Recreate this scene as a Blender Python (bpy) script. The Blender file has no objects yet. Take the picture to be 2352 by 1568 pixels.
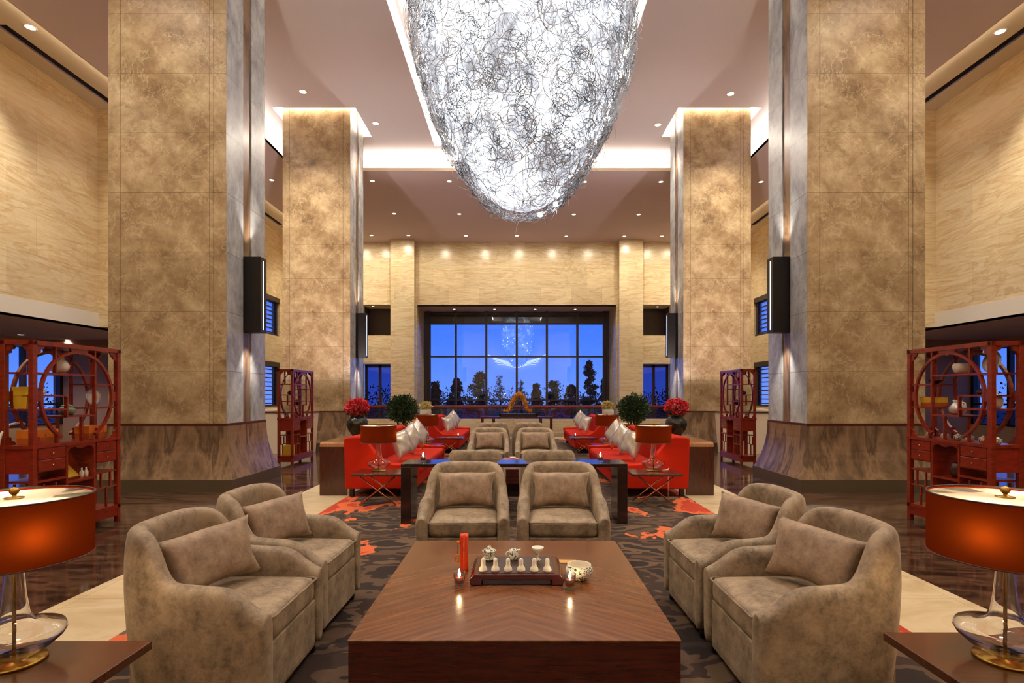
import bpy, math, random
from math import sin, cos, pi, sqrt, radians
from mathutils import Vector, Matrix, noise
R = random.Random(7)
SC = bpy.context.scene
COL = SC.collection
F = 1250.0; CX = 1187.0; HY = 905.0; EYE = 1.5
def wx(px, Y): return (px-CX)*Y/F
def wz(py, Y): return EYE+(HY-py)*Y/F

# ---------------------------------------------------------------- mesh helper
class MB:
    def __init__(s): s.v=[]; s.f=[]; s.sm=[]
    def add(s, vs, fs, smooth=False):
        b=len(s.v); s.v+= [tuple(p) for p in vs]
        s.f+= [tuple(b+i for i in f) for f in fs]; s.sm+=[smooth]*len(fs); return s
    def box(s, x0,x1,y0,y1,z0,z1):
        if x0>x1: x0,x1=x1,x0
        if y0>y1: y0,y1=y1,y0
        if z0>z1: z0,z1=z1,z0
        vs=[(x0,y0,z0),(x1,y0,z0),(x1,y1,z0),(x0,y1,z0),(x0,y0,z1),(x1,y0,z1),(x1,y1,z1),(x0,y1,z1)]
        return s.add(vs,[(0,3,2,1),(4,5,6,7),(0,1,5,4),(1,2,6,5),(2,3,7,6),(3,0,4,7)])
    def lathe(s, prof, c=(0,0,0), n=24, smooth=True, sx=1, sy=1, cap=True):
        vs=[];fs=[]; m=len(prof)
        for i in range(n):
            a=2*pi*i/n
            for r,z in prof: vs.append((c[0]+r*cos(a)*sx,c[1]+r*sin(a)*sy,c[2]+z))
        for i in range(n):
            j=(i+1)%n
            for k in range(m-1):
                fs.append((i*m+k,j*m+k,j*m+k+1,i*m+k+1))
        if cap and prof[0][0]>1e-5: fs.append(tuple((n-1-i)*m for i in range(n)))
        if cap and prof[-1][0]>1e-5: fs.append(tuple(i*m+m-1 for i in range(n)))
        return s.add(vs,fs,smooth)
    def tube(s, pts, r, n=8, smooth=True, closed=False):
        pts=[Vector(p) for p in pts]; N=len(pts); vs=[];fs=[]
        rr = r if hasattr(r,'__len__') else [r]*N
        up=Vector((0,0,1))
        prev=None
        for i,p in enumerate(pts):
            if closed: t=pts[(i+1)%N]-pts[i-1]
            else: t=pts[min(i+1,N-1)]-pts[max(i-1,0)]
            t.normalize()
            if prev is None:
                a=up if abs(t.z)<.9 else Vector((1,0,0))
                u=t.cross(a).normalized()
            else:
                u=(prev-t*prev.dot(t))
                u = u.normalized() if u.length>1e-6 else t.orthogonal().normalized()
            prev=u; w=t.cross(u)
            for k in range(n):
                a=2*pi*k/n; vs.append(p+(u*cos(a)+w*sin(a))*rr[i])
        M=N if closed else N-1
        for i in range(M):
            j=(i+1)%N
            for k in range(n):
                l=(k+1)%n
                fs.append((i*n+k,i*n+l,j*n+l,j*n+k))
        if not closed:
            fs.append(tuple(reversed(range(n)))); fs.append(tuple((N-1)*n+k for k in range(n)))
        return s.add(vs,fs,smooth)
    def prism(s, poly, a0, a1, axis='y'):
        n=len(poly); vs=[]
        for a in (a0,a1):
            for p,q in poly:
                vs.append({'y':(p,a,q),'x':(a,p,q),'z':(p,q,a)}[axis])
        fs=[tuple(range(n)),tuple(reversed(range(n,2*n)))]
        for i in range(n):
            j=(i+1)%n; fs.append((i,i+n,j+n,j))
        return s.add(vs,fs)
    def softbox(s, c, h, r, crown=0, n=(8,8,3), crown_b=0, fn=None):
        hx,hy,hz=h
        idx={}; vs=[]; fs=[]
        def vid(i,j,k):
            key=(i,j,k)
            if key in idx: return idx[key]
            p=[-hx+2*hx*i/n[0],-hy+2*hy*j/n[1],-hz+2*hz*k/n[2]]
            q=[max(-hh+r,min(hh-r,pp)) for pp,hh in zip(p,h)]
            d=Vector([pp-qq for pp,qq in zip(p,q)])
            if d.length>1e-9:
                m=max(abs(x) for x in d)
                d=d.normalized()*m
            v=Vector(q)+d
            w=(1-(v.x/hx)**2)*(1-(v.y/hy)**2)
            if v.z>0: v.z+=crown*w*(v.z/hz)
            else: v.z-=crown_b*w*(-v.z/hz)
            if fn: v=fn(v)
            idx[key]=len(vs); vs.append((v[0]+c[0],v[1]+c[1],v[2]+c[2])); return idx[key]
        def grid(A,B,f,flip):
            for a in range(A):
                for b in range(B):
                    q=(f(a,b),f(a+1,b),f(a+1,b+1),f(a,b+1))
                    fs.append(tuple(reversed(q)) if flip else q)
        grid(n[0],n[1],lambda a,b:vid(a,b,n[2]),False)
        grid(n[0],n[1],lambda a,b:vid(a,b,0),True)
        grid(n[0],n[2],lambda a,b:vid(a,0,b),False)
        grid(n[0],n[2],lambda a,b:vid(a,n[1],b),True)
        grid(n[1],n[2],lambda a,b:vid(n[0],a,b),False)
        grid(n[1],n[2],lambda a,b:vid(0,a,b),True)
        return s.add(vs,fs,True)
    def xf(s, mat):
        s.v=[tuple(mat@Vector(p)) for p in s.v]; return s

def obj(name, mb, mat, parent=None, bevel=0, seg=2, sub=0, loc=None, rot=None, label=None, kind=None):
    me=bpy.data.meshes.new(name)
    me.from_pydata(mb.v,[],mb.f); me.validate(); me.update()
    if len(mb.sm)==len(me.polygons):
        me.polygons.foreach_set('use_smooth',mb.sm)
    o=bpy.data.objects.new(name,me); COL.objects.link(o)
    me.materials.append(mat)
    if parent is not None: o.parent=parent
    if bevel:
        m=o.modifiers.new('b','BEVEL'); m.width=bevel; m.segments=seg; m.limit_method='ANGLE'; m.angle_limit=radians(40)
        m.harden_normals=False
        me.polygons.foreach_set('use_smooth',[True]*len(me.polygons))
        w=o.modifiers.new('w','WEIGHTED_NORMAL'); w.keep_sharp=True
    if sub:
        m=o.modifiers.new('s','SUBSURF'); m.levels=sub; m.render_levels=sub
    if loc: o.location=loc
    if rot: o.rotation_euler=rot
    if label: o['label']=label
    if kind: o['kind']=kind
    return o
def tag(o,label,cat,group=None,kind=None):
    o['label']=label; o['category']=cat
    if group: o['group']=group
    if kind: o['kind']=kind
    return o
def thing(name,label,cat,loc=(0,0,0),rz=0,group=None):
    o=bpy.data.objects.new(name,None); COL.objects.link(o); o.empty_display_size=.1
    o.location=loc; o.rotation_euler=(0,0,rz)
    return tag(o,label,cat,group)
def struct(name,mb,mat,label=None,cat=None,**k):
    o=obj(name,mb,mat,kind='structure',**k)
    if label: o['label']=label
    if cat: o['category']=cat
    return o
CH={}
def kids(o): return [c for c in bpy.data.objects if c.parent is o]
def dup(o,loc=None,rz=None,label=None,group=None,parent=None,top=True,scale=None):
    c=o.copy(); COL.objects.link(c); c.parent=parent
    if loc is not None: c.location=loc
    if rz is not None: c.rotation_euler=(0,0,rz)
    if scale is not None: c.scale=scale
    if label: c['label']=label
    if group: c['group']=group
    for k in kids(o): dup(k,parent=c,top=False)
    return c

# ---------------------------------------------------------------- materials
def lin(c):
    return tuple((x/12.92 if x<=.04045 else ((x+.055)/1.055)**2.4) for x in [v/255 for v in c])+(1,)
class NT:
    def __init__(s,name):
        s.m=bpy.data.materials.new(name); s.m.use_nodes=True; s.t=s.m.node_tree; s.n=s.t.nodes; s.l=s.t.links
        s.b=s.n['Principled BSDF']; s.out=s.n['Material Output']
    def node(s,t,ins=None,**k):
        x=s.n.new(t)
        for a,v in k.items(): setattr(x,a,v)
        for a,v in (ins or {}).items():
            if hasattr(v,'links') or isinstance(v,bpy.types.NodeSocket): s.l.new(v,x.inputs[a])
            else: x.inputs[a].default_value=v
        return x
    def coord(s,scale=(1,1,1),rot=(0,0,0),out='Object'):
        tc=s.node('ShaderNodeTexCoord')
        return s.node('ShaderNodeMapping',{0:tc.outputs[out],'Scale':scale,'Rotation':rot}).outputs[0]
    def noise(s,vec,scale=5,detail=4,rough=.5,dist=0):
        return s.node('ShaderNodeTexNoise',{'Vector':vec,'Scale':scale,'Detail':detail,'Roughness':rough,'Distortion':dist}).outputs[0]
    def ramp(s,fac,stops,interp='LINEAR'):
        r=s.node('ShaderNodeValToRGB',{0:fac}); cr=r.color_ramp; cr.interpolation=interp
        while len(cr.elements)<len(stops): cr.elements.new(.5)
        for e,(p,c) in zip(cr.elements,stops): e.position=p; e.color=c if len(c)==4 else (*c,1)
        return r.outputs[0]
    def mix(s,fac,a,b,mode='MIX'):
        x=s.node('ShaderNodeMix',data_type='RGBA',blend_type=mode)
        for i,v in ((0,fac),(6,a),(7,b)):
            if isinstance(v,bpy.types.NodeSocket): s.l.new(v,x.inputs[i])
            else: x.inputs[i].default_value=v
        return x.outputs[2]
    def math(s,op,a,b=0):
        x=s.node('ShaderNodeMath',operation=op)
        for i,v in ((0,a),(1,b)):
            if isinstance(v,bpy.types.NodeSocket): s.l.new(v,x.inputs[i])
            else: x.inputs[i].default_value=v
        return x.outputs[0]
    def base(s,c=None,rough=None,metal=None,**k):
        if c is not None:
            if isinstance(c,bpy.types.NodeSocket): s.l.new(c,s.b.inputs['Base Color'])
            else: s.b.inputs['Base Color'].default_value=c
        if rough is not None:
            if isinstance(rough,bpy.types.NodeSocket): s.l.new(rough,s.b.inputs['Roughness'])
            else: s.b.inputs['Roughness'].default_value=rough
        if metal is not None: s.b.inputs['Metallic'].default_value=metal
        for a,v in k.items(): s.b.inputs[a.replace('_',' ')].default_value=v
        return s
    def bump(s,h,st=.1,d=.01):
        x=s.node('ShaderNodeBump',{'Strength':st,'Distance':d,'Height':h}); s.l.new(x.outputs[0],s.b.inputs['Normal']); return s

def plain(name,c,rough=.5,metal=0,**k):
    return NT(name).base(lin(c),rough,metal,**k).m
def emit(name,c,st):
    m=NT(name); m.base((0,0,0,1),1); m.b.inputs['Emission Color'].default_value=lin(c); m.b.inputs['Emission Strength'].default_value=st; return m.m

def slab_vec(m,bw,bh,off=.5,mo=.5):
    """panel joints on upright faces: (x+y, z)"""
    tc=m.node('ShaderNodeTexCoord'); sp=m.node('ShaderNodeSeparateXYZ',{0:tc.outputs['Object']})
    u=m.math('ADD',sp.outputs[0],sp.outputs[1])
    v=m.node('ShaderNodeCombineXYZ',{0:u,1:sp.outputs[2]}).outputs[0]
    b=m.node('ShaderNodeTexBrick',{'Vector':v,'Color1':(.9,.9,.9,1),'Color2':(1.08,1.08,1.08,1),'Mortar':(mo,mo*.95,mo*.88,1),'Scale':1,'Mortar Size':.005,'Mortar Smooth':0,'Bias':0,'Brick Width':bw,'Row Height':bh},offset=off)
    return b.outputs[0]

def m_cream_marble():
    m=NT('cream_marble')
    v=m.coord((.35,.35,1.6)); n=m.noise(v,1.1,6,.6,1.6)
    c=m.ramp(n,[(.3,lin((214,194,150))),(.46,lin((226,210,172))),(.52,lin((204,174,128))),(.56,lin((228,214,178))),(.8,lin((218,198,156)))])
    n2=m.noise(m.coord((.5,.5,6)),3,5,.6,.8)
    c=m.mix(.35,c,m.ramp(n2,[(.35,lin((206,168,120))),(.6,lin((244,226,192)))]))
    c=m.mix(.8,c,slab_vec(m,1.45,.93,.5,.8),'MULTIPLY')
    m.base(c,.25); return m.m
def m_brown_stone():
    m=NT('brown_stone')
    n=m.noise(m.coord(),1.9,12,.74,.15)
    c=m.ramp(n,[(.34,lin((112,88,62))),(.46,lin((148,122,90))),(.56,lin((170,146,112))),(.68,lin((192,170,136)))])
    n2=m.noise(m.coord((1,1,1),(.5,.4,.3)),1.5,9,.68,.5)
    ve=m.ramp(n2,[(.488,(0,0,0)),(.5,(1,1,1)),(.512,(0,0,0))])
    c=m.mix(m.math('MULTIPLY',ve,.45),c,lin((214,196,160)))
    n3=m.noise(m.coord((1,1,1.6)),6,3,.5,.2)
    sp=m.ramp(n3,[(.66,(0,0,0)),(.72,(1,1,1))])
    c=m.mix(m.math('MULTIPLY',sp,.4),c,lin((92,70,44)))
    c=m.mix(.9,c,slab_vec(m,60,.93,0),'MULTIPLY')
    m.base(c,.28); return m.m
def m_grey_stone():
    m=NT('grey_stone')
    n=m.noise(m.coord((1,1,.6),(.5,.3,.2)),2.4,11,.72,.3)
    c=m.ramp(n,[(.32,lin((112,114,118))),(.48,lin((158,160,162))),(.6,lin((188,190,190))),(.72,lin((148,149,150)))])
    c=m.mix(.9,c,slab_vec(m,60,.93,0),'MULTIPLY')
    m.base(c,.25); return m.m
def m_wainscot():
    m=NT('veined_brown_marble')
    v=m.coord((1,1,.22),(0,.16,0)); n=m.noise(v,2.0,9,.6,.35)
    c=m.ramp(n,[(.3,lin((62,46,34))),(.42,lin((100,78,58))),(.5,lin((128,102,78))),(.56,lin((84,64,48))),(.7,lin((138,114,90)))])
    m.base(c,.2); return m.m
def m_floor():
    m=NT('dark_brown_marble_floor')
    v=m.coord((.5,1.7,1)); n=m.noise(v,1.6,9,.68,2.0)
    c=m.ramp(n,[(.32,lin((34,22,16))),(.46,lin((56,39,30))),(.55,lin((92,68,50))),(.6,lin((48,34,26))),(.8,lin((70,50,38)))])
    tc=m.node('ShaderNodeTexCoord')
    b=m.node('ShaderNodeTexBrick',{'Vector':tc.outputs['Object'],'Color1':(.88,.88,.88,1),'Color2':(1.1,1.1,1.1,1),'Mortar':(.6,.6,.6,1),'Scale':1,'Mortar Size':.003,'Brick Width':.9,'Row Height':.9},offset=0).outputs[0]
    c=m.mix(1,c,b,'MULTIPLY')
    m.base(c,.09); return m.m
def m_border():
    m=NT('cream_marble_floor')
    n=m.noise(m.coord((.6,1.4,1)),1.6,6,.6,1)
    c=m.ramp(n,[(.35,lin((202,178,140))),(.55,lin((222,202,166))),(.7,lin((206,182,144)))])
    tc=m.node('ShaderNodeTexCoord')
    b=m.node('ShaderNodeTexBrick',{'Vector':tc.outputs['Object'],'Color1':(.94,.94,.94,1),'Color2':(1.04,1.04,1.04,1),'Mortar':(.75,.72,.68,1),'Scale':1,'Mortar Size':.003,'Brick Width':.8,'Row Height':.8},offset=0).outputs[0]
    c=m.mix(1,c,b,'MULTIPLY')
    m.base(c,.14); return m.m
def m_carpet():
    m=NT('patterned_carpet')
    v=m.coord((1.0,1.5,1),(0,0,.25)); n=m.noise(v,1.7,3,.55,.25)
    c=m.ramp(n,[(0,lin((36,21,15))),(.40,lin((84,62,44))),(.47,lin((50,32,22))),(.56,lin((98,76,54))),(.63,lin((34,20,15)))],'CONSTANT')
    v2=m.coord((1.3,.8,1),(0,0,-.35)); n2=m.noise(v2,1.5,4,.6,.25)
    k=m.ramp(n2,[(0,(0,0,0)),(.60,(1,1,1)),(.66,(.55,.55,.55))],'CONSTANT')
    # the flame shapes crowd the two long edges
    sp=m.node('ShaderNodeSeparateXYZ',{0:m.node('ShaderNodeTexCoord').outputs['Object']})
    ax=m.math('ABSOLUTE',sp.outputs[0]); e=m.node('ShaderNodeMapRange',{0:ax,1:.9,2:2.5,3:-.07,4:.11}).outputs[0]
    n3=m.math('ADD',n2,e)
    k=m.ramp(n3,[(0,(0,0,0)),(.60,(1,1,1))],'CONSTANT')
    k2=m.ramp(n3,[(0,(0,0,0)),(.67,(1,1,1))],'CONSTANT')
    c=m.mix(k,c,lin((205,98,52))); c=m.mix(k2,c,lin((176,52,22)))
    f=m.noise(m.coord(),240,2,.6); c=m.mix(.35,c,m.ramp(f,[(.3,(.55,.55,.55)),(.7,(1.2,1.2,1.2))]),'MULTIPLY')
    m.base(c,.95); m.bump(f,.5,.004); return m.m
def m_velvet(name,a,b,sc=1):
    m=NT(name)
    n=m.noise(m.coord((1,1,1)),8*sc,9,.78,.2); n2=m.noise(m.coord(),60,3,.6)
    c=m.ramp(n,[(.34,lin(a)),(.6,lin(b))]); c=m.mix(.25,c,m.ramp(n2,[(.3,(.7,.7,.7)),(.7,(1.2,1.2,1.2))]),'MULTIPLY')
    m.base(c,.62); m.b.inputs['Sheen Weight'].default_value=.3; m.b.inputs['Sheen Roughness'].default_value=.35
    m.b.inputs['Sheen Tint'].default_value=lin((232,205,170))
    m.bump(n2,.12,.003); return m.m
def m_fabric(name,c,sheen=.2):
    m=NT(name); m.b.inputs['Specular IOR Level'].default_value=.15; n=m.noise(m.coord(),160,3,.6)
    m.base(m.mix(.3,lin(c),m.ramp(n,[(.3,(.8,.8,.8)),(.7,(1.1,1.1,1.1))]),'MULTIPLY'),.8); m.b.inputs['Sheen Weight'].default_value=sheen
    m.bump(n,.15,.002); return m.m
def m_wood(name,a,b,sc=(1,12,1),rough=.22,coat=.3,rot=(0,0,0),coord=None):
    m=NT(name); v=m.coord(sc,rot) if coord is None else coord(m)
    n=m.noise(v,4,8,.65,.6)
    m.base(m.ramp(n,[(.3,lin(a)),(.7,lin(b))]),rough); m.b.inputs['Coat Weight'].default_value=coat; m.b.inputs['Coat Roughness'].default_value=.1
    return m.m
def m_chevron():
    # table top veneer: grain runs out from the middle in V shape, one straight band at the far end
    m=NT('table_veneer'); tc=m.node('ShaderNodeTexCoord'); sp=m.node('ShaderNodeSeparateXYZ',{0:tc.outputs['Object']})
    ax=m.math('ABSOLUTE',sp.outputs[0])
    g=m.math('SUBTRACT',sp.outputs[1],m.math('MULTIPLY',ax,-.75))
    al=m.math('SUBTRACT',ax,m.math('MULTIPLY',sp.outputs[1],.75))
    v=m.node('ShaderNodeCombineXYZ',{0:m.math('MULTIPLY',g,9),1:m.math('MULTIPLY',al,.7)}).outputs[0]
    n=m.noise(v,2.4,8,.66,.4)
    v2=m.coord((.8,9,1)); n2=m.noise(v2,2.4,8,.66,.4)
    far=m.math('GREATER_THAN',sp.outputs[1],.42)
    nn=m.mix(far,n,n2)
    m.base(m.ramp(nn,[(.3,lin((80,44,22))),(.5,lin((102,60,31))),(.7,lin((124,77,43)))]),.25)
    m.b.inputs['Coat Weight'].default_value=.12; m.b.inputs['Coat Roughness'].default_value=.1; m.b.inputs['Specular IOR Level'].default_value=.35
    return m.m
def m_glass(name,c=(255,255,255),rough=0,ior=1.45):
    m=NT(name); m.base(lin(c),rough); m.b.inputs['Transmission Weight'].default_value=1; m.b.inputs['IOR'].default_value=ior; return m.m
def m_thin(name,tint=(1,1,1,1),refl=.5):
    m=NT(name); tr=m.node('ShaderNodeBsdfTransparent',{0:tint}); gl=m.node('ShaderNodeBsdfGlossy',{'Roughness':0.0,'Color':(1,1,1,1)})
    lw=m.node('ShaderNodeLayerWeight',{0:.5}); f=m.math('MULTIPLY',m.math('ADD',m.math('MULTIPLY',m.math('POWER',lw.outputs[1],5),.9),.05),refl)
    x=m.node('ShaderNodeMixShader',{0:f,1:tr.outputs[0],2:gl.outputs[0]}); m.l.new(x.outputs[0],m.out.inputs[0]); return m.m
def m_shade(name,c,tc,w=.5):
    m=NT(name); n=m.noise(m.coord((1,1,1)),220,2,.5)
    d=m.node('ShaderNodeBsdfDiffuse',{0:lin(c)}); t=m.node('ShaderNodeBsdfTranslucent',{0:lin(tc)})
    x=m.node('ShaderNodeMixShader',{0:w,1:d.outputs[0],2:t.outputs[0]}); m.l.new(x.outputs[0],m.out.inputs[0]); return m.m
def m_porcelain():
    m=NT('painted_porcelain'); n=m.noise(m.coord(),42,3,.5,2.2)
    c=m.ramp(n,[(0,lin((235,230,212))),(.54,lin((60,72,70)))],'CONSTANT'); m.base(c,.12); return m.m

M=dict(
 cream=m_cream_marble(), brown=m_brown_stone(), grey=m_grey_stone(), wains=m_wainscot(), floor=m_floor(), border=m_border(), carpet=m_carpet(),
 ceil=plain('mauve_ceiling_paint',(238,228,234),.9), ceil2=plain('mauve_lower_ceiling_paint',(232,212,222),.9), paint=plain('cream_paint',(232,216,192),.8), white=plain('white_paint',(238,232,222),.8),
 plinth=plain('dark_stone_plinth',(84,70,54),.3), trimred=plain('dark_red_metal_trim',(84,38,24),.3,.3),
 dark=plain('dark_metal',(22,17,16),.35,.4), slot=plain('dark_vent',(60,46,36),.7),
 velvet=m_velvet('taupe_velvet',(90,74,57),(160,139,113)), velvet2=m_velvet('pillow_velvet',(116,94,74),(166,140,116),1.4),
 taupe2=m_velvet('plain_taupe',(150,130,100),(172,152,122)),
 red=m_fabric('red_upholstery',(172,30,5),.0), silver=None, beige=m_fabric('beige_upholstery',(196,170,136)),
 foot=plain('black_leg',(20,14,11),.4),
 veneer=m_chevron(), apron=m_wood('dark_red_veneer',(48,15,8),(76,28,15),(1,1,14),.2,.4), walnut=m_wood('walnut',(58,28,14),(88,46,24),(2,14,2),.22,.4), espresso=m_wood('espresso_wood',(26,14,12),(40,22,18),(2,2,10),.16,.5),
 wtop=m_wood('lacquered_console_top',(120,72,30),(150,96,44),(10,1,2),.18,.5), wside=m_wood('dark_mahogany',(52,16,8),(74,26,12),(10,2,1),.25,.3),
 rose=m_wood('red_lacquered_rosewood',(98,24,10),(146,46,20),(3,3,8),.28,.3), rosep=m_wood('red_lacquered_panel',(112,26,14),(150,42,22),(2,2,6),.3,.3),
 steel=plain('copper_toned_steel',(214,150,116),.22,1), chrome=plain('chrome',(220,220,225),.08,1), brass=plain('brass',(190,150,70),.25,1), gold=None,
 glass=m_glass('clear_glass'), pane=m_thin('window_glass',(.9,.95,1,1),1.0), rail_glass=m_thin('balustrade_glass',(.86,.9,.95,1),1.2), doorpane=m_thin('door_glass',(.35,.38,.6,1),.8),
 shade=m_shade('orange_silk_shade',(92,26,7),(190,78,18),.02), shade_in=m_shade('shade_lining',(240,228,205),(240,220,190),.3), diff=m_shade('shade_top_diffuser',(250,245,235),(255,250,240),.85),
 frame=plain('window_frame_brown',(38,20,18),.4), spandrel=plain('brown_spandrel',(58,38,32),.35),
 porc=m_porcelain(), white_porc=plain('white_porcelain',(240,232,214),.2), ivory=plain('ivory_ceramic',(236,226,206),.4),
 lacquer=plain('dark_red_tea_tray',(66,14,10),.15), tray=plain('tea_tray_top',(50,30,24),.4), redtube=plain('red_bamboo',(214,58,14),.3), candle=plain('wax',(240,225,200),.5),
 wax=plain('amber_wax',(120,40,16),.3), card=plain('yellow_card',(196,150,80),.7), ink=plain('dark_ink',(60,22,10),.7), yellow=plain('yellow_box_card',(222,178,40),.6), orange=plain('orange_box_card',(214,118,24),.55), orange2=plain('orange_box_side',(176,84,16),.6),
 pot=plain('black_glazed_pot',(34,34,26),.14), petal=None, leafd=None, whitepot=plain('pale_stone_pot',(196,194,178),.5), soil=plain('soil',(40,28,20),.95), bark=plain('bark',(60,48,34),.9),
 celadon=plain('celadon_glaze',(120,140,116),.2), darkclay=plain('dark_clay',(58,26,18),.3), redbox=plain('red_card',(190,24,20),.5),
 bulb=emit('warm_bulb',(255,224,175),260), flame=emit('candle_flame',(255,220,165),160), vglass=m_thin('votive_glass',(.93,.93,.93,1),1.6), led=emit('cove_led_strip',(255,242,220),28), led2=emit('soffit_led_strip',(255,236,206),40), strip=emit('chrome_glint_glow',(255,246,236),3), tan=plain('tan_wall_paint',(176,140,118),.85), lens=emit('downlight_lens',(255,236,208),14), tubelight=emit('neon_tube',(235,240,255),9),
 outdark=plain('outdoor_leaves',(26,40,34),.8), outground=plain('outdoor_ground',(28,34,40),.9), steelwire=None,
)
def _silver():
    m=NT('silver_satin'); n=m.noise(m.coord(),5,3,.5,.6)
    m.base(m.ramp(n,[(.3,lin((190,182,172))),(.7,lin((240,238,232)))]),.27,.7); m.bump(m.noise(m.coord(),16,3,.5),.25,.01); return m.m
M['silver']=_silver()
def _gold():
    m=NT('gilded_bronze'); n=m.noise(m.coord(),60,4,.6); m.base(m.ramp(n,[(.38,lin((150,62,10))),(.58,lin((250,190,80)))]),.28,.8); m.bump(n,1,.03); return m.m
M['gold']=_gold()
def _petal(name,a,b,sc):
    m=NT(name); n=m.noise(m.coord(),sc,2,.5); m.base(m.ramp(n,[(.4,lin(a)),(.6,lin(b))],'LINEAR'),.6); return m.m
M['petal']=_petal('red_petals',(170,8,24),(232,70,84),40); M['leafd']=_petal('dark_green_leaves',(18,34,12),(56,84,34),30); M['ypetal']=_petal('yellow_green_petals',(140,136,60),(216,196,140),50)
M['wire']=plain('bright_aluminium_wire',(232,236,240),.35,.5)
M['wire2']=plain('dark_aluminium_wire',(120,124,132),.35,.85)
def _core():
    m=NT('glowing_fibre_core'); n=m.noise(m.coord(),1.5,6,.7,.8)
    c=m.ramp(n,[(.34,(.05,.052,.06)),(.5,(.28,.30,.34)),(.62,(.9,.95,1)),(.72,(2.2,2.25,2.3))])
    f=m.noise(m.coord((1,1,1)),14,4,.7,2); c=m.mix(.8,c,m.ramp(f,[(.38,(.35,.35,.36)),(.62,(1.25,1.25,1.25))]),'MULTIPLY')
    m.base(lin((190,195,200)),.6); m.l.new(c,m.b.inputs['Emission Color']); m.b.inputs['Emission Strength'].default_value=4.2; return m.m
M['core']=_core()
EXPO=-0.28
# ---------------------------------------------------------------- room shell
YB=25.7; WX=10.9; C1=9.2; C2=8.68; S2=8.9; AC_=3.24; EX=15.2; EY=18.2
def slab(mb,x0,x1,y0,y1,z0,z1,holes):
    xs=sorted({x0,x1,*[h[0] for h in holes],*[h[1] for h in holes]}); ys=sorted({y0,y1,*[h[2] for h in holes],*[h[3] for h in holes]})
    for a,b in zip(xs,xs[1:]):
        for c,d in zip(ys,ys[1:]):
            mx,my=(a+b)/2,(c+d)/2
            if any(h[0]<mx<h[1] and h[2]<my<h[3] for h in holes): continue
            mb.box(a,b,c,d,z0,z1)
    return mb
YR=-9.0
CARX=2.47; BORX=3.28
mb=MB(); 
slab(mb,-16,16,YR,28.2,-.2,0,[(-BORX,BORX,YR,19.2)]); struct('floor',mb,M['floor'])
mb=MB(); slab(mb,-BORX,BORX,YR,19.2,-.2,0,[]); struct('floor_border',mb,M['border'],'cream marble floor band framing the patterned carpet','floor band')
c=obj('carpet',MB().box(-CARX,CARX,-2.5,18.2,0,.012),M['carpet']); tag(c,'brown camouflage patterned carpet with orange flame shapes under the lounge seating','carpet')
EMP_CAR=.012
# columns
COLS=[(-1,8.5,9.82),(1,8.5,9.82),(-1,14.83,16.1),(1,14.83,16.1)]
XI,XO=4.54,6.38
holes=[]
for s,y0,y1 in COLS:
    a,b=sorted((s*(XI-.2),s*(XO+.2))); holes.append((a,b,y0-.2,y1+.2))
CH=(-2.55,2.55,-2.0,16.9)
mb=slab(MB(),-7.7,7.7,YR,17.95,C1,C1+.05,holes+[CH]); struct('ceiling',mb,M['ceil'])
mb=MB(); led=MB()
def recess(h,z0,z1,lit=.12,inset=.0):
    a,b,c,d=h; t=.04
    mb.box(a-t,a,c-t,d+t,z0,z1); mb.box(b,b+t,c-t,d+t,z0,z1); mb.box(a,b,c-t,c,z0,z1); mb.box(a,b,d,d+t,z0,z1); mb.box(a-t,b+t,c-t,d+t,z1,z1+t)
for h in holes: recess(h,C1+.05,C1+.42)
struct('trim_1',mb,M['white'])
mb=MB(); recess(CH,C1+.05,C1+.7); struct('trim_2',mb,M['ceil'])
for i,h in enumerate(holes):
    a,b,c,d=h; z=C1+.16; e=.02; g=.02; L=MB()
    for q in ((a+g,a+g+e,c+g,d-g),(b-g-e,b-g,c+g,d-g),(a+g,b-g,c+g,c+g+e),(a+g,b-g,d-g-e,d-g)): L.box(*q,z,z+.14)
    o=obj('cove_light',L,M['led']); n=['near left','near right','far left','far right'][i]
    tag(o,f'glowing strip light in the ceiling recess around the {n} column','ceiling light')
L=MB(); a,b,c,d=CH
for q in ((a+.03,a+.06,c+.05,d-.05),(b-.06,b-.03,c+.05,d-.05),(a+.05,b-.05,d-.06,d-.03)): L.box(*q,C1+.12,C1+.3)
tag(obj('cove_light',L,M['led']),'glowing strip light around the long ceiling opening above the chandelier','ceiling light')
# tray cove: lower ceiling ring with upstand lip, lit from behind
TX,TY=7.14,17.5
mb=MB()
slab(mb,-9.29,9.29,YR,YB,C2,C2+.03,[(-TX,TX,YR-1,TY)])
mb.box(-TX-.04,-TX,YR,TY+.04,C2+.03,C2+.09); mb.box(TX,TX+.04,YR,TY+.04,C2+.03,C2+.09); mb.box(-TX,TX,TY,TY+.04,C2+.03,C2+.09)
struct('ceiling_lower',mb,M['ceil2'])
mb=MB(); mb.box(-TX-.015,-TX+.0,YR,TY,C2-.005,C2+.09).box(TX,TX+.015,YR,TY,C2-.005,C2+.09).box(-TX,TX,TY-.015,TY,C2-.005,C2+.09); struct('trim_3',mb,M['paint'])
mb=MB(); mb.box(-7.74,-7.7,YR,17.99,C2+.03,C1+.05).box(7.7,7.74,YR,17.99,C2+.03,C1+.05).box(-7.7,7.7,17.95,17.99,C2+.03,C1+.05); struct('trim_4',mb,M['white'])
L=MB()
for q in ((-7.34,-7.24,YR,17.6),(7.24,7.34,YR,17.6),(-7.24,7.24,17.6,17.7)): L.box(*q,C2+.035,C2+.06)
tag(obj('cove_light',L,M['led']),'warm strip light hidden behind the lip where the high ceiling steps down','ceiling light')
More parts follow.
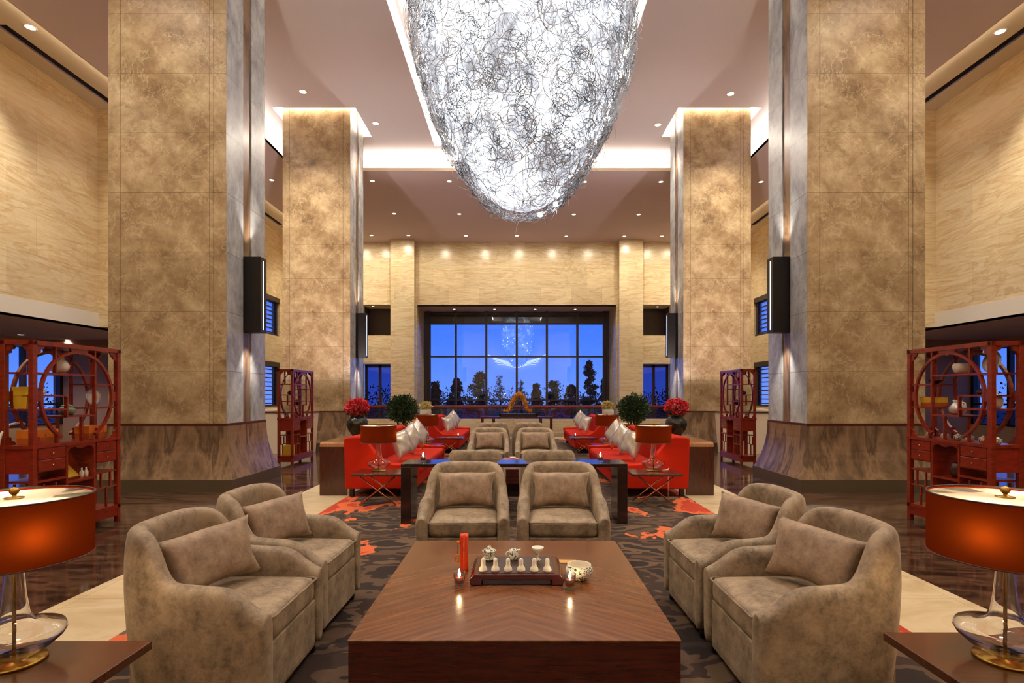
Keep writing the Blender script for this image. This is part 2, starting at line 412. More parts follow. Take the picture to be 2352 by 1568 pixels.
# side soffits lit from behind the ceiling edge, with air slots
for s,nm in ((-1,'left'),(1,'right')):
    mb=MB()
    for x0,x1 in ((9.0,10.23),(10.45,WX)): mb.box(s*x0,s*x1,YR,YB,S2,S2+.05)
    mb.box(s*10.23,s*10.45,YR,-2,S2,S2+.05)
    ys=[-2,2.2,6.5,10.9,15.2,19.6,24,YB]
    for q in ys[1:]: mb.box(s*10.23,s*10.45,q-.12,q,S2,S2+.05)
    mb.box(s*9.0,s*9.03,YR,YB,C2+.03,S2)
    mb.box(s*9.262,s*9.295,YR,YB,C2-.003,C2+.07)
    struct('trim_5' if s<0 else 'trim_6',mb,M['paint'])
    L=MB().box(s*9.12,s*9.2,YR,YB-.1,C2+.035,C2+.05)
    tag(obj('cove_light',L,M['led2']),f'warm strip light washing the soffit above the {nm} marble wall','ceiling light')
    vt=thing('air_slot_grille',f'long dark air slot grille in the soffit above the {nm} marble wall','vent',(s*10.34,8,S2+.03))
    obj('backing',MB().box(-.11,.11,-10,17.6,0.03,.06),M['slot'],vt)
    for k in (-.06,0,.06): obj('slat',MB().box(k-.006,k+.006,-10,17.6,-.01,.03),M['slot'],vt)
    w=MB(); w.box(s*WX,s*(WX+.35),YR,EY,3.61,S2+.3)
    W0,W1=20.0,25.0
    hs=[(W0,W1,4.14,5.88),(W0,W1,.95,2.95)]
    ysl=sorted({EY,YB+.3,W0,W1}); zsl=sorted({0,S2+.3,4.14,5.88,.95,2.95})
    for a_,b_ in zip(ysl,ysl[1:]):
        for c_,d_ in zip(zsl,zsl[1:]):
            if any(h[0]<(a_+b_)/2<h[1] and h[2]<(c_+d_)/2<h[3] for h in hs): continue
            w.box(s*WX,s*(WX+.35),a_,b_,c_,d_)
    struct('wall_'+nm,w,M['cream'])
    struct('trim_7' if s<0 else 'trim_8',MB().box(s*(WX-.03),s*(WX+.35),YR,EY,AC_,3.61),M['white'])
    struct('wall_'+nm+'_pier',MB().box(s*10.4,s*(WX+.3),14.15,15.2,AC_,S2),M['cream'],f'cream marble pier on the {nm} wall beside the column','wall pier')
    struct('ceiling_aisle',MB().box(s*(WX+.0),s*(EX+.3),YR,EY+.2,AC_,AC_+.08),M['ceil2'],f'low ceiling over the {nm} side aisle','ceiling')
    struct('wall_'+nm+'_end',MB().box(s*(WX+.35),s*(EX+.3),EY,EY+.3,0,AC_+.05).box(s*11.6,s*EX,EY-.8,EY,AC_-.22,AC_+.02),M['tan'],f'plain tan end wall of the {nm} side aisle','wall')
    struct('wall_'+nm+'_outer',MB().box(s*EX,s*(EX+.3),YR,EY+.1,0,.5).box(s*EX,s*(EX+.3),YR,EY+.1,3.0,AC_).box(s*EX,s*(EX+.3),YR,6,.5,3.0),M['tan'],f'outer wall of the {nm} side aisle around its tall windows','wall')
    wf=thing('window_1' if s<0 else 'window_2',f'tall dark framed windows along the {nm} side aisle','window',(s*(EX+.05),0,0)); wf['kind']='structure'
    fr=MB(); y=6.0
    while y<EY: fr.box(-.07,.07,y-.06,y+.06,.5,3.0); y+=1.35
    for z in (.5,1.15,2.94): fr.box(-.06,.06,6,EY,z,z+.06)
    obj('window_frame',fr,M['frame'],wf)
    obj('glass',MB().box(s*.02,s*.03,6,EY,.5,3.0),M['pane'],wf)
    for zi,(z0,z1) in enumerate(((4.14,5.88),(.95,2.95))):
        wn=thing('window_3',f'{"upper" if zi==0 else "lower"} window with dark horizontal blind slats in the {nm} wall','window',(s*WX,0,0)); wn['kind']='structure'
        fr=MB(); fr.box(-s*.02,s*.3,W0,W1,z1-.22,z1)
        for y in (W0,21.2,22.4,23.55,24.85): fr.box(s*.1,s*.2,y,y+.15,z0,z1)
        fr.box(s*.05,s*.3,W0,W1,z0,z0+.08)
        obj('window_frame',fr,M['frame'],wn)
        obj('glass',MB().box(s*.2,s*.21,W0,W1,z0,z1),M['pane'],wn)
        z=z0+.12
        while z<z1-.3:
            obj('blind_slat',MB().box(s*.13,s*.17,W0+.15,W1-.15,z,z+.045),M['dark'],wn); z+=.19
# back wall
w=MB(); zs_=5.71
PX0,PX1=4.76,5.86
DZ=wz(835,YB); U0,U1=wz(770,YB),wz(700,YB)
def wbox(a,b,c,d): w.box(a,b,YB,YB+.4,c,d)
hs=[(-4.71,4.71,0,zs_),(-7.3,-PX1,U0,U1),(PX1,7.3,U0,U1),(-7.3,-PX1,0,DZ),(PX1,7.3,0,DZ)]
xs=sorted({-WX,WX,*[h[0] for h in hs],*[h[1] for h in hs]}); zz=sorted({0,C2+.2,*[h[2] for h in hs],*[h[3] for h in hs]})
for a,b in zip(xs,xs[1:]):
    for c_,d_ in zip(zz,zz[1:]):
        if any(h[0]<(a+b)/2<h[1] and h[2]<=(c_+d_)/2<h[3] for h in hs): continue
        wbox(a,b,c_,d_)
struct('wall_back',w,M['cream'])
for s in (-1,1):
    struct('wall_back_pilaster',MB().box(s*PX0,s*PX1,YB-.45,YB,0,C2),M['cream'],f'cream marble pilaster {"left" if s<0 else "right"} of the big window','pilaster')
# window bay
WY=27.7
mb=MB(); 
for s in (-1,1): mb.box(s*4.71,s*4.95,YB+.4,WY+.4,0,zs_+.2)
struct('wall_bay',mb,M['cream'],'marble side reveals of the big window bay','wall')
struct('ceiling_bay',MB().box(-4.95,4.95,YB+.02,WY+.4,zs_,zs_+.2),M['ceil2'],'mauve soffit above the big window bay','ceiling')
wn=thing('window_4','wide dark framed window wall of six bays facing the dusk garden','window',(0,WY,0)); wn['kind']='structure'
fr=MB()
for px in (980,987,1047,1117,1187,1256,1326,1387,1395): 
    x=wx(px,WY); fr.box(x-.055,x+.055,-.08,.08,0,zs_)
for y,t in ((819,.035),(918.5,.03),(938,.025),(721,.05)): z=wz(y,WY); fr.box(-4.7,4.7,-.06,.06,z-t,z+t)
fr.box(-4.7,-4.45,-.02,.1,0,zs_); fr.box(4.45,4.7,-.02,.1,0,zs_); fr.box(-4.7,4.7,-.05,.05,0,.1)
z=wz(743,WY); fr.box(-4.7,4.7,-.06,.08,z-.04,z+.04)
obj('window_frame',fr,M['frame'],wn)
obj('spandrel',MB().box(-4.7,4.7,.12,.2,z,zs_),M['spandrel'],wn)
obj('glass',MB().box(-4.7,4.7,.02,.03,.05,zs_),M['pane'],wn)
# side bays: upper dark opening and lower glass doors
for s in (-1,1):
    nm='left' if s<0 else 'right'
    x0,x1=sorted((s*PX1,s*7.3))
    m=MB().box(x0-.1,x1+.1,YB+1.3,YB+1.4,U0-.3,U1+.2); m.box(x0-.1,x0,YB+.4,YB+1.4,U0-.3,U1+.2); m.box(x1,x1+.1,YB+.4,YB+1.4,U0-.3,U1+.2); m.box(x0,x1,YB+.4,YB+1.4,U0-.1,U0)
    struct('wall_niche',m,M['spandrel'],f'dark back of the high opening over the {nm} glass doors','wall')
    struct('ceiling_niche',MB().box(x0-.1,x1+.1,YB+.4,YB+1.4,U1,U1+.1),M['white'],f'pale soffit in the high opening over the {nm} glass doors','ceiling')
    dr=thing('door_1' if s<0 else 'door_2',f'pair of dark framed glass doors in the {nm} bay of the back wall','door',(s*(PX1+7.3)/2,YB+.5,0)); dr['kind']='structure'
    hw=(7.3-PX1)/2; f=MB()
    for x in (-hw,-.06,hw-.12): f.box(x,x+.12,-.04,.06,0,DZ)
    f.box(-hw,hw,-.04,.06,DZ-.15,DZ); f.box(-hw,hw,-.04,.06,0,.15)
    obj('door_frame',f,M['frame'],dr); obj('glass',MB().box(-hw,hw,.0,.012,.1,DZ),M['doorpane'],dr)
    hd=MB().box(-.14,-.11,-.12,-.09,.9,1.5).box(.11,.14,-.12,-.09,.9,1.5).box(-.14,-.11,-.1,-.03,.95,1.0).box(-.14,-.11,-.1,-.03,1.4,1.45).box(.11,.14,-.1,-.03,.95,1.0).box(.11,.14,-.1,-.03,1.4,1.45)
    obj('door_handle',hd,M['chrome'],dr)
# rear of the lobby (behind the viewer)
struct('wall_front',MB().box(-16,16,YR-.3,YR,0,10),M['cream'])
# columns
def make_column(s,y0,y1,lab):
    t=thing('column',lab,'column',(s*(XI+XO)/2,(y0+y1)/2,0)); t['kind']='structure'
    hx=(XO-XI)/2; hy=(y1-y0)/2; zt=C1+.42; zb=1.03
    a=MB(); g=.007
    a.box(-hx+.02,hx-.02,-hy+.02,hy-.02,.1,zt)
    for f in (-1,1):
        for p,q in ((-hx,-hx+.19),(-hx+.19+g,hx-.19-g),(hx-.19,hx)): a.box(p,q,f*hy,f*(hy-.03),zb,zt)
    obj('shaft',a,M['brown'],t)
    for f in (-1,1):
        for p,q in ((-hy+.012,-.13),(.15,hy-.012)):
            obj('side_panel',MB().box(f*(hx+.001),f*(hx-.03),p,q,zb,zt),M['grey'],t,label='pale grey marble strip')
        obj('groove',MB().box(f*(hx-.1),f*(hx-.018),-.13,.15,zb,zt),M['wains'],t)
    obj('trim',MB().box(-hx-.012,hx+.012,-hy-.012,hy+.012,zb-.03,zb+.012),M['trimred'],t)
    n=8; vs=[];fs=[]
    for i in range(n+1):
        k=i/n; z=.19+(zb-.03-.19)*k; o=.015+.17*(1-k)**2.2
        vs+=[(-hx-o,-hy-o,z),(hx+o,-hy-o,z),(hx+o,hy+o,z),(-hx-o,hy+o,z)]
    for i in range(n):
        for j in range(4): l=(j+1)%4; fs.append((i*4+j,i*4+l,i*4+4+l,i*4+4+j))
    fs.append((3,2,1,0)); fs.append((n*4,n*4+1,n*4+2,n*4+3))
    obj('wainscot',MB().add(vs,fs),M['wains'],t)
    obj('plinth',MB().box(-hx-.2,hx+.2,-hy-.2,hy+.2,0,.19),M['plinth'],t)
    return t
for (s,y0,y1),lab in zip(COLS,('tall square stone column standing near at the left','tall square stone column standing near at the right','tall square stone column farther back at the left','tall square stone column farther back at the right')):
    make_column(s,y0,y1,lab)
# sconces
def area(name,loc,size,power,col,rot,parent=None,sy=None,spread=None):
    d=bpy.data.lights.new(name,'AREA'); d.size=size; d.energy=power; d.color=col
    if sy: d.shape='RECTANGLE'; d.size_y=sy
    if spread: d.spread=spread
    o=bpy.data.objects.new(name,d); COL.objects.link(o); o.location=loc; o.rotation_euler=rot
    if parent: o.parent=parent
    return o
def spot(name,loc,power,col,ang,rot=(0,0,0),blend=.6,rad=.04,parent=None):
    d=bpy.data.lights.new(name,'SPOT'); d.energy=power; d.color=col; d.spot_size=radians(ang); d.spot_blend=blend; d.shadow_soft_size=rad
    o=bpy.data.objects.new(name,d); COL.objects.link(o); o.location=loc; o.rotation_euler=rot
    if parent: o.parent=parent
    return o
WARM=(1,.90,.74); WARM2=(1,.87,.66)
for (s,y0,y1),lab in zip(COLS,('near left','near right','far left','far right')):
    y=(y0+y1)/2+.01
    t=thing('wall_sconce',f'black box sconce with a chrome edge on the inner face of the {lab} column','sconce',(s*(XI-.0),y,2.53))
    obj('housing',MB().box(-s*-.06,-s*.28,-.12,.10,0,1.26),M['dark'],t,bevel=.006)
    obj('glowing_glint_strip',MB().box(-s*.2815,-s*.286,-.035,-.021,.05,1.2),M['strip'],t,label='chrome strip whose bright glint is added glow')  # white reflection on the chrome put in as an emissive strip
    obj('backplate',MB().box(s*.05,s*.075,-.09,.08,.2,1.1),M['dark'],t)
    spot('up_light',(-s*.12,-.01,1.29),170,(1,.9,.76),75,(pi,-s*.12,0),.7,.03,t)
    spot('down_light',(-s*.12,-.01,-.03),170,(1,.9,.76),75,(0,s*.12,0),.7,.03,t)
# downlights
def downlight(x,y,z,lab,power=0,ang=60,r=.075,group=None,rot=(0,0,0),col=WARM):
    t=thing('ceiling_downlight',lab,'ceiling light',(x,y,z),0,group)
    obj('trim_ring',MB().lathe([(r*1.3,-.002),(r*1.3,-.012),(r*.98,-.012),(r*.98,-.002)],n=20),M['white'],t)
    obj('lamp',MB().lathe([(r*.97,-.003),(r*.97,-.007),(.0001,-.007)],n=20),M['lens'],t)
    if power: spot('downlight_beam',(0,0,-.03),power,col,ang,rot,.8,.06,t)
    return t
ordn=['first','second','third','fourth','fifth','sixth','seventh']
def row(pts,zh,desc,group,power,ang=60,r=.075):
    for i,(px,py) in enumerate(pts):
        Y=(zh-EYE)*F/(HY-py); downlight(wx(px,Y),Y,zh,f'recessed round downlight, {ordn[i]} from the left in {desc}',power,ang,r,group)
row([(696,210),(1678,215)],C1,'the nearer pair under the high ceiling','downlights in the high ceiling',900,70,.085)
row([(863,283),(1511,286)],C1,'the pair beside the far columns','downlights in the high ceiling',900,70,.085)
G2='downlights in the lower ceiling before the back wall'
row([(624,413),(855,415),(1032,416),(1343,417),(1518,417),(1748,417)],C2,'the front row of the lower ceiling',G2,350)
row([(905,490),(1055,491),(1318,492),(1467,492)],C2,'the middle row of the lower ceiling',G2,350)
row([(853,540),(938,540),(1070,541),(1187,541),(1301,542),(1434,542),(1520,542)],C2,'the row closest to the back wall',G2,260,50)
row([(1043,710),(1136,710),(1229,710),(1321,710)],zs_,'the soffit over the big window','downlights over the big window',120,80,.06)
row([(857,703),(1510,704)],U1,'the high wall openings, front one','downlights in the wall openings',0,80,.055)
row([(878,716),(1492,716)],U1,'the high wall openings, back one','downlights in the wall openings',40,120,.055)
for px,py in ((48,768),(156,780),(2208,784)):
    Y=(AC_-EYE)*F/(HY-py); downlight(wx(px,Y),Y,AC_,{48:'recessed downlight in the left aisle ceiling, outermost',156:'recessed downlight in the left aisle ceiling, by the column',2208:'recessed downlight in the right aisle ceiling'}[px],260,130,.08,'downlights in the aisle ceilings')
for s,px,py in ((-1,92,62),(1,2275,72)):
    Y=(S2-EYE)*F/(HY-py); downlight(wx(px,Y)+s*.2,Y,S2,f'recessed downlight in the {"left" if s<0 else "right"} wall soffit',500,75,.09,'downlights in the wall soffits',(0,-s*.15,0))
# more fittings of the same ceilings, beyond the frame above the seating
for x,y,z,pw in ((-3.4,3.2,C1,700),(3.4,3.2,C1,700),(-3.4,6.4,C1,650),(3.4,6.4,C1,650),(-3.4,10.6,C1,650),(3.4,10.6,C1,650)):
    spot('downlight_beam',(x,y,z-.05),pw,WARM,75,(0,0,0),.8,.1)
for s in (-1,1):
    for y in (1,3.5,6,8.5,11,13,16,19,22,24.6):
        spot('wall_washer',(s*9.6,y,S2-.03),640,WARM2,120,(0,s*.30,0),1,.05)
for x in (-9,-7.6,-6.6,-5.31,-3.6,-1.6,.1,1.8,3.6,5.31,6.6,7.6,9): spot('wall_washer',(x,YB-1.9,C2-.03),210,WARM2,130,(.5,0,0),1,.05)
for x in (-9,-5.5,-2,2,5.5,9): spot('wall_washer',(x,YR+2.2,C2-.1),1100,WARM,120,(-.7,0,0),1,.05)  # unseen spots added behind the viewer, bounced off the wall onto the columns
for s,y in ((-1,6.6),(1,6.6),(-1,12.9),(1,12.9)):
    for dx in (4.9,6.1): spot('column_washer',(s*dx,y,C1-.05),470,WARM,80,(.35,0,0),1,.05)
for s in (-1,1):
    for y,e,q in ((6.0,50,0),(12.0,520,.85)): spot('added_case_uplight',(s*4.88,y,2.08),e,(1,.84,.80),130,(pi-q,0,0),1,.05)  # unseen uplights added on the cases to brighten the ceilings
    for y in (2,8,12): spot('aisle_downlight',(s*12.6,y,AC_-.04),220,WARM,130,(0,0,0),1,.05)
# balustrade
t=thing('balustrade','low marble kerb carrying glass panels and a dark red handrail before the big window','railing',(0,20.8,0))
obj('kerb',MB().box(-8,8,0,.25,0,.55),M['cream'],t); obj('handrail',MB().box(-8,8,.04,.12,.995,1.065),M['rose'],t,bevel=.01)
g=MB()
for k in range(10): g.box(-8+k*1.6+.01,-8+(k+1)*1.6-.01,.075,.09,.55,.995)
obj('glass_panel',g,M['rail_glass'],t)
# ---------------------------------------------------------------- seating
def armchair_meshes():
    def h(y):
        P=[(-.38,.485),(-.34,.497),(-.28,.54),(-.23,.585),(-.17,.608),(-.05,.613),(.05,.62),(.08,.635),(.11,.675),(.14,.74),(.17,.80),(.20,.836),(.25,.855),(.40,.862)]
        for (a,b),(c,d) in zip(P,P[1:]):
            if y<=c: k=(y-a)/(c-a); return b+(d-b)*max(0,k)
        return P[-1][1]
    half=[]
    for y in (-.38,-.372,-.33,-.29,-.25,-.21,-.16,-.08,0,  .05,.08,.11,.13,.15): half.append((-.335+.012*(y+.38),y))
    cx,cy,r=-.129,.15,.165
    cx=half[-1][0]+r
    for a in range(12,91,13): half.append((cx-r*cos(radians(a)),cy+r*1.09*sin(radians(a))))
    half.append((-.06,half[-1][1]+.003)); 
    pts=half+[(0,half[-1][1]+.002)]+[(-x,y) for x,y in reversed(half)]
    N=len(pts); vs=[];fs=[]
    prof_n=13
    for i,(x,y) in enumerate(pts):
        a=pts[max(i-1,0)]; b=pts[min(i+1,N-1)]
        tx,ty=b[0]-a[0],b[1]-a[1]; L=sqrt(tx*tx+ty*ty); tx/=L; ty/=L
        nx,ny=-ty,tx   # outward (left side going +y => normal -x)
        H=h(y); t=.052
        if i in (0,N-1): t=.044; H-=.006
        back=max(0,min(1,(y+.05)/.35))
        lean=.045*back+.012
        if y>.28: H+=.006*(1-(x/.3)**2)
        P=[]
        for z in (.05,.2,.36,.36+(H-.052-.36)*.5): P.append((t-lean*(1-z/.62)*(1 if z<.62 else 0),z))
        for k in range(0,5):
            an=pi*k/4; P.append((t*cos(an),H-t+t*sin(an)))
        for z in (.36+(H-.052-.36)*.5,.36,.2,.05): P.append((-t,z))
        for n_,z in P:
            X=x+nx*n_; Yv=y+ny*n_
            X*=1-.12*max(0,min(1,(z-.5)/.34))*max(0,min(1,(Yv+.02)/.22))
            vs.append((X,Yv,z))
    m=13
    for i in range(N-1):
        for k in range(m-1): fs.append((i*m+k,i*m+k+1,(i+1)*m+k+1,(i+1)*m+k))
        fs.append((i*m+m-1,i*m,(i+1)*m,(i+1)*m+m-1))
    for b,fl in ((0,0),((N-1)*m,1)):
        for k in range(6):
            q=(b+k,b+m-1-k,b+m-2-k,b+k+1)
            if k==5: q=(b+5,b+7,b+6)
            fs.append(q if not fl else tuple(reversed(q)))
    shell=MB().add(vs,fs,True)
    return shell
def make_armchair(name,lab):
    t=thing(name,lab,'armchair')
    sh=obj('upholstered_back_and_arms',armchair_meshes(),M['velvet'],t,sub=1)
    def fn(v):
        # rounded rear corners follow the back
        if v.y>.18: v.x*=1-.35*((v.y-.18)/.15)**2*.5
        return v
    obj('seat_cushion',MB().softbox((0,-.055,.385),(.283,.315,.07),.03,crown=.028,n=(12,12,4),fn=fn),M['velvet'],t,sub=1)
    pp=[(-.284,-.372,.446),(0,-.374,.447),(.284,-.372,.446)]
    obj('piping',MB().tube([(-.283,.1,.44),(-.284,-.35,.44),(-.27,-.374,.44),(.27,-.374,.44),(.284,-.35,.44),(.283,.1,.44)],.005,6),M['velvet'],t)
    obj('seat_base',MB().box(-.284,.284,-.362,.3,.05,.316),M['velvet'],t,bevel=.008)
    for x,y in ((-.31,-.33),(.31,-.33),(-.25,.29),(.25,.29)):
        obj('leg',MB().lathe([(.018,0),(.024,.055)],(x,y,0),12),M['foot'],t)
    return t
AC=make_armchair('armchair','taupe velvet tub armchair')
def pillow_mb(w,h,T,pinch=.13,n=14,seed=0):
    mb=MB(); rr=random.Random(seed); ph=[rr.uniform(0,6) for _ in range(6)]
    vs=[];fs=[]
    for sd in (1,-1):
        for i in range(n+1):
            for j in range(n+1):
                u=-1+2*i/n; v=-1+2*j/n
                x=w/2*u*(1-pinch*(1-v*v)); z=h/2*v*(1-pinch*1.2*(1-u*u))
                th=T/2*max(0,(1-u**4)*(1-v**4))**.55*(1-.25*(u*u*v*v))
                th*=1+.06*sin(5*u+ph[0]+3*v)*cos(4*v+ph[1])
                # corner creases
                th-= .012*abs(u*v)*sin(14*(u-v)+ph[2])*(1-abs(u))*(1-abs(v))*2
                vs.append((x,sd*th,z+ .01*sin(3*u+ph[3])))
    m=n+1
    for sd in (0,1):
        b=sd*m*m
        for i in range(n):
            for j in range(n):
                q=(b+i*m+j,b+(i+1)*m+j,b+(i+1)*m+j+1,b+i*m+j+1)
                fs.append(q if sd else tuple(reversed(q)))
    mb.add(vs,fs,True)
    return mb
def merge(o):
    import bmesh
    bm=bmesh.new(); bm.from_mesh(o.data); bmesh.ops.remove_doubles(bm,verts=bm.verts,dist=.0005); bm.to_mesh(o.data); bm.free()
def make_pillow(name,w,h,T,mat,lab,cat='cushion',seed=0):
    o=obj(name,pillow_mb(w,h,T,seed=seed),mat); merge(o); tag(o,lab,cat)
    return o
PILL=make_pillow('lumbar_pillow',.53,.33,.14,M['velvet2'],'taupe velvet pillow')
used={'ac':False,'pl':False}
GA='taupe velvet armchairs'; GP='taupe velvet pillows on the armchairs'
def place_chair(x,y,rz,lab,plab=None,sz=1,ptilt=.28,pz=0,pyaw=0,ly=.085):
    if not used['ac']: o=AC; used['ac']=True; o.location=(x,y,.012); o.rotation_euler=(0,0,rz); o['label']=lab; o['group']=GA
    else: o=dup(AC,(x,y,.012),rz,lab,GA,scale=(1,1,sz))
    if plab:
        if not used['pl']: p=PILL; used['pl']=True
        else: p=dup(PILL)
        p['label']=plab; p['group']=GP
        lx=0
        p.location=(x+cos(rz)*lx-sin(rz)*ly,y+sin(rz)*lx+cos(rz)*ly,.012+.475+.165*cos(pz)*cos(ptilt)+.2*abs(sin(pz)))
        p.rotation_euler=(-ptilt,pz,rz+pyaw)
    return o
# rotation: local front is -y. facing viewer => rz 0. facing +x => front(-y)->+x : rz=+90deg
H2=pi/2
place_chair(-1.515,2.83,H2,'taupe velvet tub armchair beside the near end of the coffee table, left of it','taupe pillow in the armchair at the near left of the coffee table',pz=-.06,pyaw=-.42,ly=.07)
place_chair(-1.535,3.65,H2-.02,'taupe velvet tub armchair at the far left of the coffee table, behind its twin','taupe pillow in the armchair at the far left of the coffee table',pz=-.03,pyaw=-.38,ly=.065)
place_chair(1.475,2.83,-H2,'taupe velvet tub armchair beside the near end of the coffee table, right of it','taupe pillow in the armchair at the near right of the coffee table',pz=.06,pyaw=.42,ly=.07)
place_chair(1.465,3.65,-H2+.02,'taupe velvet tub armchair at the far right of the coffee table, behind its twin','taupe pillow in the armchair at the far right of the coffee table',pz=.03,pyaw=.38,ly=.065)
place_chair(-.452,4.80,.03,'taupe armchair facing the viewer behind the tea tray, the left of two','taupe pillow in the left armchair facing the viewer behind the tea tray',ptilt=.2)
place_chair(.392,4.80,-.03,'taupe armchair facing the viewer behind the tea tray, the right of two','taupe pillow in the right armchair facing the viewer behind the tea tray',ptilt=.2)
place_chair(-.535,7.18,pi,'taupe armchair seen from behind just past the bridge console, the left of two',sz=.92)
place_chair(.41,7.18,pi,'taupe armchair seen from behind just past the bridge console, the right of two',sz=.92)
place_chair(-.51,9.98,.0,'taupe armchair of the second seating group facing the viewer, the left of two','taupe pillow in the left facing armchair of the second seating group',ptilt=.2)
place_chair(.345,9.98,.0,'taupe armchair of the second seating group facing the viewer, the right of two','taupe pillow in the right facing armchair of the second seating group',ptilt=.2)
place_chair(-.54,12.45,pi,'taupe armchair in the third group seen from behind, the left of two')
place_chair(.27,12.45,pi,'taupe armchair in the third group seen from behind, the right of two')

# red sofas
def make_sofa(s,L,lab):
    """local: back plane x=0, front x=+1.06 (towards room middle for s=-1), runs along y from 0 to L"""
    t=thing('red_sofa',lab,'sofa')
    q=lambda x:-s*x
    poly=[(.0,.12),(-.02,.84),(.03,.862),(.20,.868),(.27,.84),(.50,.58),(.60,.50),(.70,.475),(1.04,.465),(1.06,.45),(1.02,.12)]
    poly=[(q(a),b) for a,b in poly]
    for y0,y1 in ((0,.13),(L-.13,L)):
        obj('armrest',MB().prism(poly,y0,y1,'y'),M['red'],t,bevel=.018,seg=3)
    bp=[(q(a),b) for a,b in [(.0,.12),(-.02,.84),(.03,.865),(.19,.87),(.24,.84),(.30,.40),(.30,.12)]]
    obj('backrest',MB().prism(bp,.12,L-.12,'y'),M['red'],t,bevel=.018,seg=3)
    a,b=sorted((q(.22),q(1.01)))
    obj('seat_base',MB().box(a,b,.125,L-.125,.12,.30),M['red'],t,bevel=.01)
    a,b=sorted((q(.28),q(1.05)))
    obj('seat_cushion',MB().softbox(((a+b)/2,L/2,.365),((b-a)/2,L/2-.132,.07),.03,crown=.012,n=(8,20,3)),M['red'],t,sub=1)
    for x in (.08,.94):
        for y in (.08,L-.08):
            obj('leg',MB().box(q(x)-.03,q(x)+.03,y-.03,y+.03,0,.13),M['foot'],t)
    return t
S1=make_sofa(-1,3.05,'red fabric sofa with silver cushions behind the left side table, first of its row'); S1.location=(-2.48,7.85,.012)
S2_=make_sofa(1,3.05,'red fabric sofa with silver cushions behind the right side table, first of its row'); S2_.location=(2.48,7.85,.012)
GS='red sofas'
dup(S1,(-2.48,13.65,.012),label='red fabric sofa farther back on the left, past the second lamp',group=GS); S1['group']=GS
dup(S2_,(2.48,13.65,.012),label='red fabric sofa farther back on the right, past the second lamp',group=GS); S2_['group']=GS
SP=make_pillow('silver_cushion',.45,.45,.17,M['silver'],'silver cushion',seed=4)
first=[True]
def silver(px,py,Y,s,lean,yaw,lab,xo=None,z=None,roll=0):
    o=SP if first[0] else dup(SP)
    first[0]=False
    o.location=(wx(px,Y),Y,.012+.45+.20 if z is None else z)
    o.rotation_mode='QUATERNION'
    # cushion face looks towards room middle and a little to the viewer; diamond-wise leaning on the back
    q=Matrix.Rotation(yaw,3,'Z')@Matrix.Rotation(lean,3,'X')@Matrix.Rotation(roll,3,'Y')
    o.rotation_quaternion=q.to_quaternion()
    tag(o,lab,'cushion','silver satin cushions on the red sofas')
# face normal local -y ; for left sofa should face +x: yaw=+90
for s,nm in ((-1,'left'),(1,'right')):
    ya=H2 if s<0 else -H2
    for k,(x,Y,ro) in enumerate(((1.80,8.55,.12),(1.80,9.3,.4),(1.82,10.15,.62))):
        silver(CX+s*x*F/Y,0,Y,s,-.32,ya+s*.42,f'silver satin cushion on the first {nm} red sofa, {("closest to the side table","in the middle","closest to the far arm")[k]}',roll=s*ro,z=.478+.235*(cos(ro)+sin(ro)*.85)*.95)
    for k,(x,Y,ro) in enumerate(((1.80,14.35,.12),(1.80,15.1,.4),(1.82,15.95,.62))):
        silver(CX+s*x*F/Y,0,Y,s,-.32,ya+s*.42,f'silver satin cushion on the back {nm} red sofa, {("closest to the side table","in the middle","closest to the far arm")[k]}',roll=s*ro,z=.478+.235*(cos(ro)+sin(ro)*.85)*.95)

# beige sofas by the side walls
for s,nm in ((-1,'left'),(1,'right')):
    t=thing('beige_sofa',f'beige sofa standing below the louvred windows of the {nm} wall','sofa',(s*8.0,18.3,0),0)
    t.rotation_euler=(0,0,0)
    obj('seat_cushion',MB().softbox((0,0,.38),(.45,1.0,.10),.04,crown=.02,n=(8,12,3)),M['beige'],t)
    obj('seat_base',MB().box(-.42,.42,-1,1,.1,.29),M['beige'],t,bevel=.02)
    obj('backrest',MB().softbox((s*.48,0,.58),(.11,1.0,.42),.05,n=(3,12,8)),M['beige'],t)
    for y in (-1.08,1.08): obj('armrest',MB().softbox((0,y,.38),(.5,.09,.28),.04,n=(8,3,6)),M['beige'],t)
    for x in (-.36,.36):
        for y in (-.95,.95): obj('leg',MB().box(x-.03,x+.03,y-.03,y+.03,0,.11),M['foot'],t)
    t=thing('lounge_table',f'small dark round table in front of the beige sofa on the {nm}','table',(s*6.9,16.9,0))
    obj('tabletop',MB().lathe([(.32,.53),(.34,.54),(.34,.56),(.32,.57)],n=28),M['espresso'],t)
    obj('pedestal',MB().lathe([(.16,0),(.16,.02),(.03,.05),(.03,.53)],n=20),M['foot'],t)
    t=thing('lounge_chair',f'beige cushioned lounge chair past the bookcase on the {nm}','chair',(s*7.35,15.6,0))
    obj('seat_cushion',MB().softbox((0,0,.44),(.38,.36,.09),.04,crown=.02,n=(8,8,3)),M['beige'],t)
    obj('backrest',MB().softbox((s*.36,0,.70),(.08,.36,.34),.04,n=(3,8,8)),M['beige'],t)
    obj('seat_frame',MB().box(-.38,.42,-.36,.36,.28,.35),M['foot'],t)
    for x in (-.34,.36):
        for y in (-.32,.32): obj('leg',MB().box(x-.02,x+.02,y-.02,y+.02,0,.29),M['foot'],t)
    t=thing('low_partition',f'cream low partition with a dark cap beside the far {nm} column','partition',(s*5.85,14.05,0))
    obj('panel',MB().prism([(-s*.6,0),(-s*.68,1.03),(s*.6,1.03),(s*.6,0)],-.32,.15,'y'),M['paint'],t)
    obj('cap',MB().box(-s*.7,s*.62,-.34,.17,1.03,1.06),M['spandrel'],t)

